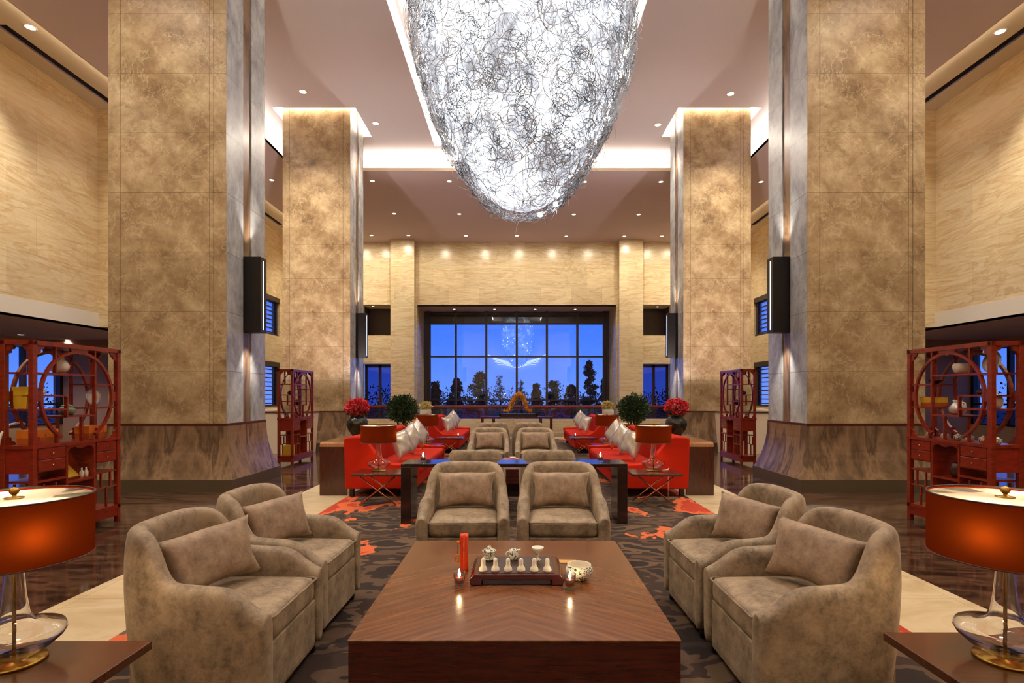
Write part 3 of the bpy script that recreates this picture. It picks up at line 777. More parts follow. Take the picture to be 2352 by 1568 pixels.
# ---------------------------------------------------------------- tables
TB=thing('coffee_table','large square brown wooden coffee table carrying the tea tray, in front','coffee table',(-.01,3.205,.012))
hw,hd=.735,.815; zt=.408
obj('tabletop',MB().box(-hw,hw,-hd,hd,zt-.012,zt),M['veneer'],TB,bevel=.003)
obj('apron',MB().box(-hw+.004,hw-.004,-hd+.004,hd-.004,zt-.21,zt-.0125),M['apron'],TB)
obj('plinth',MB().box(-hw+.12,hw-.12,-hd+.12,hd-.12,0,zt-.2),M['espresso'],TB)
TZ=.42
def tp(px,py,z=TZ): # point on the table plane
    Y=(EYE-z)*F/(py-HY); return wx(px,Y),Y
# tea tray
TY0,TY1=3.07,3.42; trx=wx(1187,3.2)
tray=thing('tea_tray','dark red lacquered tea tray with white cups on the coffee table','tray',(0,3.245,TZ))
pr=[(-.262,0),(-.268,.035),(-.245,.064),(.245,.064),(.268,.035),(.262,0),(.2,0),(.195,.03),(-.195,.03),(-.2,0)]
obj('tray_body',MB().prism(pr,-.175,.175,'y'),M['lacquer'],tray,bevel=.006)
obj('tray_top',MB().box(-.215,.215,-.155,.155,.0645,.067),M['tray'],tray)
dh=MB()
for i in range(-1,2):
    for j in (-1,0,1): dh.lathe([(.003,.0671),(.0001,.0675)],(.0+i*.03,j*.03,0),8)
obj('drain_holes',dh,M['ink'],tray)
obj('drawer',MB().box(-.19,.19,-.16,.12,.003,.028),M['espresso'],tray)
TZ2=TZ+.067
cu=obj('tea_cup',MB().lathe([(.0001,0),(.024,0),(.025,.006),(.022,.018),(.0145,.027),(.0125,.034),(.0125,.058),(.011,.066),(.007,.071),(.0001,.073)],n=20),M['ivory'])
for i,px in enumerate((1110,1138,1167,1197,1227,1257)):
    o=cu if i==0 else dup(cu)
    Y=3.125; o.location=(wx(px,Y),Y,TZ2)
    tag(o,f'small ivory ceramic cup standing at the front of the tea tray, {ordn[i]} from the left','cup','ivory cups on the tea tray')
g=thing('lidded_tea_bowl','painted porcelain lidded tea bowl at the back of the tea tray','tea bowl',(wx(1124,3.33),3.33,TZ2))
obj('saucer',MB().lathe([(.0001,.002),(.02,0),(.03,.004),(.045,.012),(.043,.013),(.0001,.006)],n=24),M['porc'],g)
obj('bowl',MB().lathe([(.0001,.008),(.016,.008),(.024,.02),(.034,.04),(.042,.052),(.040,.052)],n=24),M['porc'],g)
obj('lid',MB().lathe([(.045,.055),(.046,.058),(.03,.068),(.012,.074),(.012,.084),(.008,.087),(.0001,.087)],n=24),M['porc'],g)
g=thing('milk_jug','small painted porcelain jug with a handle at the back of the tea tray','jug',(wx(1180,3.33),3.33,TZ2))
obj('jug_body',MB().lathe([(.0001,0),(.02,0),(.028,.012),(.031,.03),(.026,.046),(.028,.062),(.026,.062),(.024,.046),(.0001,.02)],n=24),M['porc'],g)
obj('handle',MB().tube([(-.024,0,.05),(-.040,0,.052),(-.048,0,.038),(-.042,0,.022),(-.028,0,.018)],.0035,8),M['white_porc'],g)
obj('spout',MB().prism([(.02,.062),(.042,.066),(.02,.045)],-.008,.008,'y'),M['white_porc'],g)
g=thing('tea_strainer','white strainer cup held on a painted stand on the tea tray','strainer',(wx(1235,3.33),3.33,TZ2))
obj('stand',MB().lathe([(.0001,0),(.022,0),(.022,.004),(.007,.012),(.006,.03),(.012,.036),(.0001,.037)],n=20),M['porc'],g)
obj('strainer_bowl',MB().lathe([(.006,.037),(.018,.046),(.032,.066),(.038,.078),(.036,.078),(.028,.064),(.0001,.045)],n=24),M['white_porc'],g)
t=thing('bamboo_tube','tall glossy red bamboo tube with dark writing on the coffee table','tube',(*tp(1066,1309),TZ))
obj('tube_body',MB().lathe([(.0001,0),(.027,0),(.027,.012),(.025,.02),(.025,.19),(.027,.2),(.027,.222),(.022,.222),(.022,.2),(.0001,.2)],n=24),M['redtube'],t)
wr=MB(); rr=random.Random(3)
for col_ in (-.35,.1):
    for k in range(7):
        a=-pi/2+col_; z=.03+k*.017
        for q in range(3):
            aa=a+rr.uniform(-.1,.1); zz_=z+rr.uniform(0,.011)
            cxx,cyy=.0254*cos(aa),.0254*sin(aa); dx,dy=-sin(aa),cos(aa)
            l=rr.uniform(.002,.005) if q%2 else .0008; hh_=.0008 if q%2 else rr.uniform(.003,.006)
            wr.add([(cxx-dx*l,cyy-dy*l,zz_),(cxx+dx*l,cyy+dy*l,zz_),(cxx+dx*l,cyy+dy*l,zz_+hh_),(cxx-dx*l,cyy-dy*l,zz_+hh_)],[(0,1,2,3)])
obj('writing',wr,M['ink'],t)
obj('pendant_ring',MB().tube([(-.04+.014*cos(a*pi/8),-.006,.075+.022*sin(a*pi/8)) for a in range(16)],.005,8,closed=True),M['orange'],t)
obj('hanging_cord',MB().tube([(-.024,-.004,.19),(-.036,-.006,.17),(-.042,-.006,.1)],.002,6),M['orange2'],t)
obj('bead',MB().lathe([(.0001,-.012),(.009,-.008),(.012,0),(.009,.008),(.0001,.012)],(-.034,-.006,.172),12),M['orange'],t)
def votive(x,y,z,lab,r=.034,h=.085,grp='glass candle holders'):
    t=thing('votive_candle',lab,'candle',(x,y,z),0,grp)
    obj('glass_holder',MB().lathe([(.0001,.001),(r*.8,.001),(r*.84,.008),(r*.86,h*.3),(r,h),(r*.93,h),(r*.78,h*.32),(r*.74,h*.22),(.0001,h*.22)],n=24),M['vglass'],t)
    obj('wax',MB().lathe([(.0001,h*.23),(r*.7,h*.23),(r*.78,h*.62),(.0001,h*.62)],n=20),M['wax'],t)
    obj('flame',MB().lathe([(.0001,h*.64),(r*.18,h*.74),(r*.22,h*.86),(r*.1,h*1.05),(.0001,h*1.2)],n=12),M['flame'],t)
    return t
x,y=tp(1055,1347); votive(x,y,TZ,'lit glass candle on the coffee table in front of the red tube')
x,y=tp(1309,1352); votive(x,y,TZ,'lit glass candle on the coffee table in front of the painted bowl')
x,y=tp(1331,1333,TZ); 
g=thing('porcelain_bowl','round painted porcelain bowl with an ivory inside on the coffee table','bowl',(x,y+.02,TZ))
obj('bowl_body',MB().lathe([(.0001,.0),(.035,.0),(.04,.006),(.068,.028),(.082,.052),(.078,.074),(.068,.086)],n=32,cap=False),M['porc'],g)
obj('inside',MB().lathe([(.068,.086),(.069,.09),(.063,.089),(.068,.07),(.06,.03),(.0001,.014)],n=32,cap=False),M['ivory'],g)
x,y=tp(1300,1290); tag(obj('paper_card',MB().box(-.055,.055,-.03,.03,0,.004),M['card'],loc=(x+.01,y,TZ),rot=(0,0,-.06)),'small yellow card lying behind the painted bowl on the coffee table','card')
# bridge console
t=thing('bridge_console','long dark bridge shaped console table with two candles behind the armchairs','console table',(-.03,6.45,.012))
cw=1.30
obj('tabletop',MB().box(-cw,cw,-.21,.21,.65,.69),M['espresso'],t,bevel=.003)
for s in (-1,1): obj('leg',MB().box(s*cw,s*(cw-.115),-.21,.21,0,.649),M['espresso'],t,bevel=.003)
votive(wx(972,6.4),6.4,.702,'lit glass candle standing on the left end of the bridge console',.04,.1)
votive(wx(1379,6.4),6.4,.702,'lit glass candle standing on the right end of the bridge console',.04,.1)
# second coffee table
t=thing('coffee_table','brown wooden coffee table of the second seating group, half hidden by chair backs','coffee table',(-.08,8.55,.012))
obj('tabletop',MB().box(-.73,.73,-.7,.7,.396,.408),M['veneer'],t); obj('apron',MB().box(-.726,.726,-.696,.696,.2,.3955),M['apron'],t); obj('plinth',MB().box(-.6,.6,-.58,.58,0,.21),M['espresso'],t)
t=thing('tea_tray','tan wicker tray between the chair backs on the second coffee table','tray',(wx(1174,8.6),8.6,.42))
obj('tray_body',MB().box(-.13,.13,-.16,.16,0,.06),M['orange2'],t,bevel=.01); 
tag(obj('stone_bowl',MB().lathe([(.0001,0),(.03,0),(.05,.03),(.045,.03),(.0001,.01)],n=16),M['white_porc'],loc=(wx(1178,8.6),8.58,.48)),'white cup on the wicker tray between the chair backs','cup')
tag(obj('red_jar',MB().lathe([(.0001,0),(.05,0),(.055,.05),(.05,.1),(.03,.12),(.0001,.125)],n=16),M['redtube'],loc=(wx(1124,8.6),8.6,.42)),'small red jar glimpsed over the left chair back','jar')
# x-leg side tables
def xtable(name,x,y,zt,w,d,lab,legs=True,mat='wside'):
    t=thing(name,lab,'side table',(x,y,.012))
    obj('tabletop',MB().box(-w/2,w/2,-d/2,d/2,zt-.035,zt),M[mat],t,bevel=.004)
    if legs:
        for yy in (-d*.3,d*.3):
            for q in (-1,1):
                p=[(q*(w/2-.08),yy,zt-.036),(-q*(w/2-.08),yy,.014)]
                obj('leg',MB().tube(p,.009,8),M['steel'],t)
    return t
xtable('side_table',-1.85,7.38,.443,.66,.5,'dark side table with crossed copper legs before the left red sofa')
xtable('side_table',1.85,7.38,.443,.66,.5,'dark side table with crossed copper legs before the right red sofa')
xtable('side_table',-1.9,11.3,.443,.66,.5,'dark side table past the far arm of the first left red sofa')
xtable('side_table',1.9,11.3,.443,.66,.5,'dark side table past the far arm of the first right red sofa')
xtable('side_table',-1.62,13.25,.443,.66,.5,'dark side table with crossed legs before the back left red sofa')
xtable('side_table',1.62,13.25,.443,.66,.5,'dark side table with crossed legs before the back right red sofa')
xtable('end_table',-1.93,1.85,.488,.9,.72,'dark wooden end table under the big lamp at the bottom left',mat='walnut')
xtable('end_table',1.99,1.93,.488,.9,.72,'dark wooden end table under the big lamp at the bottom right',mat='walnut')
votive(-1.42,13.2,.455,'lit candle on the side table before the back left red sofa',.03,.08)
votive(1.42,13.2,.455,'lit candle on the side table before the back right red sofa',.03,.08)
# lamps
def make_lamp(lab,pw=18):
    t=thing('table_lamp',lab,'lamp')
    obj('base_plate',MB().lathe([(.0001,0),(.098,0),(.1,.006),(.098,.012),(.0001,.014)],n=32),M['brass'],t)
    prof=[(.022,.016),(.06,.022),(.11,.05),(.148,.085),(.158,.105),(.150,.125),(.10,.142),(.06,.155),(.046,.18),(.036,.25),(.030,.33),(.027,.42),(.027,.45)]
    inn=[(r-.0035,z) for r,z in prof]; inn[0]=(.0185,.0195)
    full=prof+list(reversed([(r-.0035,z+(.004 if z<.1 else (-.004 if .11<z<.16 else 0))) for r,z in prof]))
    obj('glass_body',MB().lathe(full+[full[0]],n=48,cap=False),M['glass'],t)
    obj('stem',MB().lathe([(.006,.012),(.006,.60)],n=10),M['brass'],t)
    h0,h1,r=.39,.618,.24
    sh=MB().lathe([(r,h0),(r,h1)],n=64); sh.f=[f for f in sh.f if len(f)==4]; sh.sm=[True]*len(sh.f)
    obj('lamp_shade',sh,M['shade'],t)
    s2=MB().lathe([(r-.003,h0+.001),(r-.003,h1-.001)],n=64); s2.f=[f for f in s2.f if len(f)==4]; s2.sm=[True]*len(s2.f)
    obj('shade_edge',MB().tube([(r*cos(2*pi*k/48),r*sin(2*pi*k/48),h1) for k in range(48)],.0028,6,closed=True).tube([(r*cos(2*pi*k/48),r*sin(2*pi*k/48),h0) for k in range(48)],.0028,6,closed=True),M['spandrel'],t)
    obj('top_diffuser',MB().lathe([(r-.006,h1-.008),(.0001,h1-.008)],n=48),M['diff'],t)
    obj('finial',MB().lathe([(.03,h1-.006),(.03,h1-.003),(.008,h1),(.006,h1+.006),(.014,h1+.014),(.016,h1+.022),(.012,h1+.032),(.0001,h1+.036)],n=16),M['brass'],t)
    for q in (-1,1):
        b=obj('bulb',MB().lathe([(.0001,-.04),(.016,-.03),(.022,-.01),(.02,.01),(.01,.03),(.01,.045)],(q*.185,0,.50),14),M['bulb'],t)
    return t
LP=make_lamp('glass disc lamp'); GL='glass table lamps with drum shades'
def lamp(x,y,z,lab,rz):
    if not used.get('lp'): o=LP; used['lp']=1; o.location=(x,y,z); o.rotation_euler=(0,0,rz)
    else: o=dup(LP,(x,y,z),rz)
    o['label']=lab; o['group']=GL
lamp(-1.875,2.03,.50,'big table lamp with orange drum shade and glass disc body, bottom left corner',-.6)
lamp(1.84,2.05,.50,'big table lamp with orange drum shade and glass disc body, bottom right corner',.6)
lamp(-1.89,7.45,.455,'table lamp with orange shade on the side table before the left red sofa',.1)
lamp(1.87,7.45,.455,'table lamp with orange shade on the side table before the right red sofa',-.1)
lamp(-1.87,11.3,.455,'table lamp with orange shade between the two left red sofas',.5)
lamp(1.87,11.3,.455,'table lamp with orange shade between the two right red sofas',-.5)
tag(obj('power_cord',MB().tube([(1.98,7.44,.461),(2.03,7.47,.461),(2.08,7.5,.461),(2.12,7.58,.461),(2.13,7.645,.460),(2.13,7.655,.3),(2.13,7.66,.03)],.004,6),M['white']),'pale lamp cord trailing over the right side table','cord')
# waterfall consoles behind the sofas
def waterfall(x,y0,L,lab):
    t=thing('waterfall_console',lab,'console table',(x,y0,0))
    w=.20; h=.79
    outer=[(-w,0),(-w,h-.06),(-w+.018,h-.018),(-w+.06,h),(w-.06,h),(w-.018,h-.018),(w,h-.06),(w,0)]
    obj('side_panel',MB().box(-w,w,0,.04,0,h-.07),M['wside'],t); obj('side_panel',MB().box(-w,w,L-.04,L,0,h-.07),M['wside'],t)
    # top rounds over at both ends
    pr=[(0,h-.07),(.012,h-.025),(.05,h),(L-.05,h),(L-.012,h-.025),(L,h-.07),(L-.04,h-.07),(.04,h-.07)]
    obj('tabletop',MB().prism([(a,b) for a,b in pr],-w,w,'x'),M['wtop'],t)
    return t
waterfall(-2.72,8.06,2.1,'brown waterfall console behind the first left red sofa, holding red flowers')
waterfall(2.72,8.06,2.1,'brown waterfall console behind the first right red sofa, holding red flowers')
waterfall(-2.70,13.5,3.2,'dark waterfall console behind the back left red sofa')
waterfall(2.70,13.5,3.2,'dark waterfall console behind the back right red sofa')

# ---------------------------------------------------------------- plants
def blob_leaves(n,c,r,size,seed,ratio=.45,shell=.55,up=.0,zmin=-9):
    rr=random.Random(seed); mb=MB(); vs=[];fs=[]
    k=0
    while k<n:
        d=Vector((rr.gauss(0,1),rr.gauss(0,1),rr.gauss(0,1))).normalized()
        rad=shell+(1-shell)*rr.random()**.6
        bumpy=1+.16*noise.noise(d*2.6+Vector((seed,0,0)))
        p=Vector((c[0]+d.x*r[0]*rad*bumpy,c[1]+d.y*r[1]*rad*bumpy,c[2]+d.z*r[2]*rad*bumpy))
        if p.z<zmin: continue
        a=(d+Vector((rr.uniform(-.8,.8),rr.uniform(-.8,.8),rr.uniform(-.6,.8)+up))).normalized()
        b=a.cross(Vector((rr.uniform(-1,1),rr.uniform(-1,1),rr.uniform(-1,1)))).normalized()
        s=size*rr.uniform(.6,1.3); w=s*ratio
        i=len(vs)
        nn=a.cross(b)*s*.12
        vs+=[p,p+a*s*.5+b*w*.5-nn,p+a*s,p+a*s*.5-b*w*.5-nn]; fs.append((i,i+1,i+2,i+3)); k+=1
    return mb.add(vs,fs)
def vase_flowers(x,y,z,lab1,lab2,seed):
    t=thing('round_vase',lab1,'vase',(x,y,z))
    obj('vase_body',MB().lathe([(.0001,0),(.07,0),(.08,.02),(.15,.12),(.178,.2),(.17,.27),(.13,.325),(.115,.335),(.115,.345),(.10,.345),(.1,.33),(.0001,.31)],n=36),M['pot'],t)
    f=thing('red_flowers',lab2,'flowers',(x,y,z+.372))
    obj('blossoms',blob_leaves(1500,(0,0,.12),(.185,.185,.135),.036,seed,.8,.5,zmin=-.0),M['petal'],f,kind='stuff')
    obj('leaves',blob_leaves(200,(0,0,.04),(.15,.15,.05),.06,seed+1,.5,.2,zmin=-.01),M['leafd'],f,kind='stuff')
vase_flowers(-2.66,9.08,.79,'black glazed round vase on the left waterfall console','mound of red flowers in the black vase on the left',11)
vase_flowers(2.66,9.08,.79,'black glazed round vase on the right waterfall console','mound of red flowers in the black vase on the right',12)
def small_pot(x,y,z,l,seed):
    t=thing('succulent_pot',l,'potted plant',(x,y,z))
    obj('pot',MB().lathe([(.0001,0),(.12,0),(.16,.08),(.17,.2),(.155,.27),(.14,.27),(.14,.24),(.0001,.24)],n=28),M['whitepot'],t)
    obj('blossoms',blob_leaves(600,(0,0,.36),(.18,.18,.13),.05,seed,.8,.4,zmin=.25),M['ypetal'],t,kind='stuff')
small_pot(-2.68,16.0,.79,'pale pot of yellow green flowers on the back left console',21)
small_pot(2.68,16.0,.79,'pale pot of yellow green flowers on the back right console',22)
def bush(x,y,l,seed):
    t=thing('potted_tree',l,'potted plant',(x,y,0.0)); rr=random.Random(seed)
    obj('pot',MB().lathe([(.0001,0),(.12,0),(.15,.1),(.17,.55),(.18,.62),(.165,.62),(.16,.57),(.0001,.57)],n=24),M['pot'],t)
    tr=MB()
    for k in range(9):
        a=rr.uniform(0,2*pi); q=rr.uniform(.08,.22)
        tr.tube([(.03*cos(a),.03*sin(a),.56),(.5*q*cos(a),.5*q*sin(a),.75),(q*cos(a),q*sin(a),1.05)],[.014,.01,.006],6)
    obj('trunk',tr,M['bark'],t)
    obj('foliage',blob_leaves(3600,(0,0,1.17),(.33,.33,.31),.07,seed,.42,.15),M['leafd'],t,kind='stuff')
bush(-2.62,12.4,'bushy green potted tree standing behind the left sofas',31); bush(2.66,12.4,'bushy green potted tree standing behind the right sofas',32)
# sculpture table
t=thing('altar_table','long thin legged dark table behind the seating before the handrail','table',(0,18.6,0))
hw=wx(1268,18.6)
obj('tabletop',MB().box(-hw,hw,-.3,.3,.70,.74),M['wside'],t)
for x,q in ((-hw+.03,.03),(hw-.03,.03),(wx(1134,18.6),.035),(wx(1242,18.6),.035)):
    for y in (-.27,.27): obj('leg',MB().box(x-q,x+q,y-.03,y+.03,0,.7),M['wside'],t)
t=thing('display_stand','inner dark stand with thin legs raised under the gilded sculpture','stand',(.05,18.6,.0))
obj('tabletop',MB().box(-.62,.62,-.22,.22,.741,.84),M['espresso'],t)
for x in (-.62,.62):
    for y in (-.2,.2): obj('leg',MB().box(x-.015,x+.015,y-.015,y+.015,.741,.842) if 0 else MB().box(x-.02,x+.02,y-.02,y+.02,.741,.84),M['espresso'],t)
for x in (-.62-.4,.55+.4): pass
t=thing('dragon_sculpture','arched gilded dragon sculpture on its dark stand before the big window','sculpture',(.03,18.6,.89))
P=[(-.52,0,.05),(-.38,0,.03),(-.27,.0,.06),(-.24,.02,.18),(-.2,.02,.3),(-.12,-.02,.44),(-.03,-.03,.56),(.05,0,.6),(.14,.03,.55),(.2,.03,.44),(.26,0,.32),(.29,-.02,.2),(.3,-.02,.1),(.4,0,.03),(.5,0,.045)]
def cr(P,n=6):
    out=[]
    for i in range(len(P)-1):
        p0=Vector(P[max(i-1,0)]);p1=Vector(P[i]);p2=Vector(P[i+1]);p3=Vector(P[min(i+2,len(P)-1)])
        for k in range(n):
            u=k/n; out.append(.5*((2*p1)+(p2-p0)*u+(2*p0-5*p1+4*p2-p3)*u*u+(3*p1-p0-3*p2+p3)*u**3))
    return out+[Vector(P[-1])]
PP=cr(P); n=len(PP)
rad=[.02+.055*sin(pi*min(1,i/(n-1)))**.6*(1+.22*sin(i*2.1)) for i in range(n)]
obj('dragon_body',MB().tube(PP,rad,12),M['gold'],t)
sp=MB(); rr=random.Random(5)
for i in range(4,n-4,1):
    p=PP[i]
    for _ in range(9):
        d=Vector((rr.gauss(0,1),rr.gauss(0,1),rr.gauss(0,1))).normalized(); r_=rad[i]
        a=p+d*r_*.8; b=p+d*(r_+rr.uniform(.02,.075)); u=d.orthogonal().normalized()*.022; w_=d.cross(u)
        sp.add([a+u,a-u*.5+w_,a-u*.5-w_,b],[(0,1,3),(1,2,3),(2,0,3)])
obj('scales',sp,M['gold'],t,kind='stuff')
# ---------------------------------------------------------------- rosewood display cases
def make_case(s,lab):
    """s=-1: case on the left, its long open face looks to +x. local x: 0 = face to the room, goes outwards; y 0..L"""
    L=1.17; D=.33; H=2.03; pw=.05
    t=thing('display_case',lab,'bookcase')
    q=lambda a:s*a
    bx=lambda mb,a,b,*r: mb.box(q(a),q(b),*r)
    for x0 in (0,D-pw):
        for y0 in (0,L-pw): obj('post',bx(MB(),x0,x0+pw,y0,y0+pw,0,H),M['rose'],t,bevel=.004)
    tp_=MB(); bx(tp_,0,D,0,L,H-.045,H); obj('top_rail',tp_,M['rose'],t)
    obj('counter',bx(MB(),-.005,D+.005,-.005,L+.005,.965,.995),M['rose'],t)
    # lower body: two drawer blocks with an open middle
    for k,(a,b) in enumerate(((pw,.40),(.80,L-pw))):
        bd=MB(); bx(bd,.022,D-.022,a-.0,b,.72,.964); obj('cabinet_body',bd,M['rosep'],t)
        for z0,z1 in ((.73,.842),(.85,.958)):
            for f,(x0,x1) in enumerate(((.004,.021),(D-.021,D-.004))):
                d=obj('drawer',bx(MB(),x0,x1,a+.012,b-.012,z0,z1),M['rose'],t,bevel=.004)
                obj('knob',MB().lathe([(.006,-.008),(.012,.0),(.006,.008)],(q(-.004 if f==0 else D+.004),(a+b)/2,(z0+z1)/2),10),M['brass'],d)
    for a in (.40,.775): 
        obj('divider',bx(MB(),.01,D-.01,a,a+.025,.2,.964),M['rose'],t)
    obj('side_panel',bx(MB(),pw,D-pw,.008,.022,.72,.964),M['rosep'],t); obj('side_panel',bx(MB(),pw,D-pw,L-.022,L-.008,.72,.964),M['rosep'],t)
    vl=MB()
    for f in (.006,D-.02):
        pts=[(.425,.964),(.425,.90),(.45,.93),(.52,.94),(.56,.925),(.60,.915),(.64,.925),(.68,.94),(.75,.93),(.775,.90),(.775,.964)]
        vl.prism(pts,q(f),q(f+.014),'x')
    obj('carved_apron',vl,M['rose'],t)
    for z,(a,b) in ((.56,(.40,.80)),(.62,(pw,.40)),(.60,(.80,L-pw))):
        obj('shelf',bx(MB(),.01,D-.01,a,b,z,z+.022),M['rose'],t)
    obj('shelf',bx(MB(),.0,D,0,L,.16,.2),M['rose'],t)
    # small stepped lattice low at both ends
    for f in (.012,D-.03):
        for a in (pw,.80):
            lt=MB()
            bx(lt,f,f+.018,a,a+.32,.42,.438); bx(lt,f,f+.018,a+.16,a+.178,.2,.42); bx(lt,f,f+.018,a+.22,a+.238,.438,.60); bx(lt,f,f+.018,a+.08,a+.098,.438,.6)
            obj('lattice',lt,M['rose'],t)
    ap=MB(); bx(ap,.005,.02,pw,L-pw,.07,.16); bx(ap,D-.02,D-.005,pw,L-pw,.07,.16); bx(ap,.05,D-.05,.01,.025,.07,.16); bx(ap,.05,D-.05,L-.025,L-.01,.07,.16); obj('bottom_apron',ap,M['rose'],t)
    # moon ring in both faces
    cy,cz,r=L/2,1.475,.475
    for x0 in (.012,D-.042):
        ring=MB(); n=72; a0=radians(-62); a1=radians(242)
        vs=[];fs=[]
        for i in range(n+1):
            a=a0+(a1-a0)*i/n
            for rr_,xx in ((r-.014,x0),(r+.014,x0),(r+.014,x0+.03),(r-.014,x0+.03)): vs.append((q(xx),cy+rr_*cos(a),cz+rr_*sin(a)))
        for i in range(n):
            for j in range(4): l=(j+1)%4; fs.append((i*4+j,i*4+l,i*4+4+l,i*4+4+j))
        fs.append((0,1,2,3)); fs.append((n*4+3,n*4+2,n*4+1,n*4))
        ring.add(vs,fs); obj('moon_ring',ring,M['rose'],t)
    BL=[]
    def BR(n): m=MB(); BL.append((n,m)); return m
    for f in (.014,D-.03):
        for y0,sg in ((pw,1),(L-pw,-1)):
            BR('carved_bracket').prism([(y0,H-.045),(y0+sg*.10,H-.045),(y0+sg*.085,H-.08),(y0+sg*.055,H-.085),(y0+sg*.05,H-.12),(y0+sg*.02,H-.13),(y0,H-.16)],q(f),q(f+.016),'x')
            BR('carved_bracket').prism([(y0,.995),(y0+sg*.10,.995),(y0+sg*.08,1.03),(y0+sg*.05,1.035),(y0+sg*.045,1.07),(y0+sg*.015,1.08),(y0,1.10)],q(f),q(f+.016),'x')
        BR('carved_crest').prism([(cy-.12,H-.045),(cy-.10,H-.1),(cy-.04,H-.085),(cy,H-.11),(cy+.04,H-.085),(cy+.1,H-.1),(cy+.12,H-.045)],q(f),q(f+.02),'x')
        for dy in (-.505,.505): bx(BR('ring_clasp'),f,f+.016,cy+dy-.03,cy+dy+.03,cz-.05,cz+.05)
    for y0 in (.012,L-.028):
        for x0,sg in ((pw,1),(D-pw,-1)):
            BR('end_bracket').prism([(q(x0),H-.045),(q(x0+sg*.07),H-.045),(q(x0+sg*.05),H-.09),(q(x0+sg*.02),H-.10),(q(x0),H-.15)],y0,y0+.016,'y')
    for nm_,mb_ in BL: obj(nm_,mb_,M['rose'],t)
    # inner shelves and uprights
    for (a,b,z) in ((pw,.80,1.70),(.80,L-pw,1.60),(.10,.42,1.475),(pw,.42,1.335),(.42,.82,1.255),(.80,L-pw,1.335)):
        obj('shelf',bx(MB(),.02,D-.02,a,b,z,z+.018),M['rose'],t)
    for (y,z0,z1) in ((.80,1.255,1.985),(.42,1.255,1.475),(.62,.995,1.255),(.30,.995,1.1),(.84,.995,1.12),(.28,1.70,1.985)):
        obj('upright',bx(MB(),.02,.05,y,y+.02,z0,z1),M['rose'],t); obj('upright',bx(MB(),D-.05,D-.02,y,y+.02,z0,z1),M['rose'],t)
    return t
DC1=make_case(-1,'red rosewood display case with moon shaped opening at the left edge, near'); DC1.location=(-4.71,5.30,0)
DC2=make_case(1,'red rosewood display case with moon shaped opening at the right edge, near'); DC2.location=(4.71,5.40,0)
DC1['group']=DC2['group']='rosewood display cases'
dup(DC1,(-4.71,11.45,0),label='red rosewood display case beside the far left column')
dup(DC2,(4.71,11.45,0),label='red rosewood display case beside the far right column')
def inc(s,near,yy,z,dx=.165):  # a spot in a case
    y0=(5.30 if s<0 else 5.40) if near else 11.45
    return (s*(4.71+dx),y0+yy,z)
def item(name,mb,mat,loc,lab,cat,rot=None,bevel=0,parts=()):
    if parts:
        t=thing(name,lab,cat,loc); 
        if rot: t.rotation_euler=rot
        obj(parts[0],mb,mat,t,bevel=bevel)
        for pn,pm,pmat in parts[1:]: obj(pn,pm,pmat,t)
        return t
    return tag(obj(name,mb,mat,loc=loc,rot=rot,bevel=bevel),lab,cat)
def boxwrite(w,h,d,s,seed):
    mb=MB(); rr=random.Random(seed)
    for k in range(3):
        y=-w*.28+k*w*.27
        for _ in range(4):
            a=y+rr.uniform(-.012,.012); z=h*.55+rr.uniform(-.015,.015); l=rr.uniform(.004,.012)
            mb.box(-s*(d/2),-s*(d/2+.001),a,a+l,z,z+.004) if rr.random()<.5 else mb.box(-s*(d/2),-s*(d/2+.001),a,a+.003,z-l/2,z+l/2)
    return mb
def tea_box(s,near,yy,z,w,h,d,lab,seed,m='orange'):
    item('tea_gift_box',MB().box(-d/2,d/2,-w/2,w/2,0,h*.45),M['orange2'],inc(s,near,yy,z),lab,'box',parts=('box_base',('box_lid',MB().box(-d/2-.002,d/2+.002,-w/2-.002,w/2+.002,h*.45,h),M[m]),('writing',boxwrite(w,h,d+.004,s,seed),M['ink'])))
Z0=.996
tea_box(-1,1,.24,Z0,.30,.145,.16,'orange tea gift box on the left case counter, toward the viewer',1)
tea_box(-1,1,.93,Z0,.26,.145,.16,'orange tea gift box on the left case counter, toward the column',2)
item('yellow_packet',MB().prism([(-.06,0),(-.085,.22),(.085,.22),(.06,0)],-.04,.04,'y'),M['yellow'],inc(-1,1,.14,1.355,.22),'yellow flared paper packet standing in the left case','packet')
item('yellow_booklet',MB().box(-.1,.1,-.12,.12,0,.012),M['yellow'],inc(-1,1,.55,.67),'yellow booklet propped low in the left case','booklet',rot=(.0,.75,0))
def lathe_item(name,prof,mat,loc,lab,cat,n=24,parts=()): return item(name,MB().lathe(prof,n=n),M[mat],loc,lab,cat,parts=parts)
def teapot(loc,mat,lab,sc=1,s=1):
    b=MB().lathe([(r*sc,z*sc) for r,z in [(.0001,0),(.04,0),(.062,.02),(.068,.045),(.055,.07),(.03,.082),(.03,.086)]],n=24)
    l=MB().lathe([(r*sc,z*sc) for r,z in [(.032,.084),(.025,.092),(.006,.098),(.009,.108),(.0001,.114)]],n=16)
    sp=MB().tube([Vector(p)*sc for p in [(0,.05,.03),(0,.085,.045),(0,.105,.075)]],[.014*sc,.01*sc,.006*sc],8)
    h=MB().tube([Vector(p)*sc for p in [(0,-.055,.06),(0,-.09,.07),(0,-.1,.045),(0,-.07,.02)]],.006*sc,8)
    t=thing('teapot',lab,'teapot',loc); obj('pot_body',b,M[mat],t); obj('lid',l,M[mat],t); obj('spout',sp,M[mat],t); obj('handle',h,M[mat],t)
teapot(inc(-1,1,.26,1.494),'white_porc','white teapot on the small stepped shelf of the left case',.75)
t=thing('lidded_jar','green celadon lidded jar inside the ring of the left case','jar',inc(-1,1,.60,1.274))
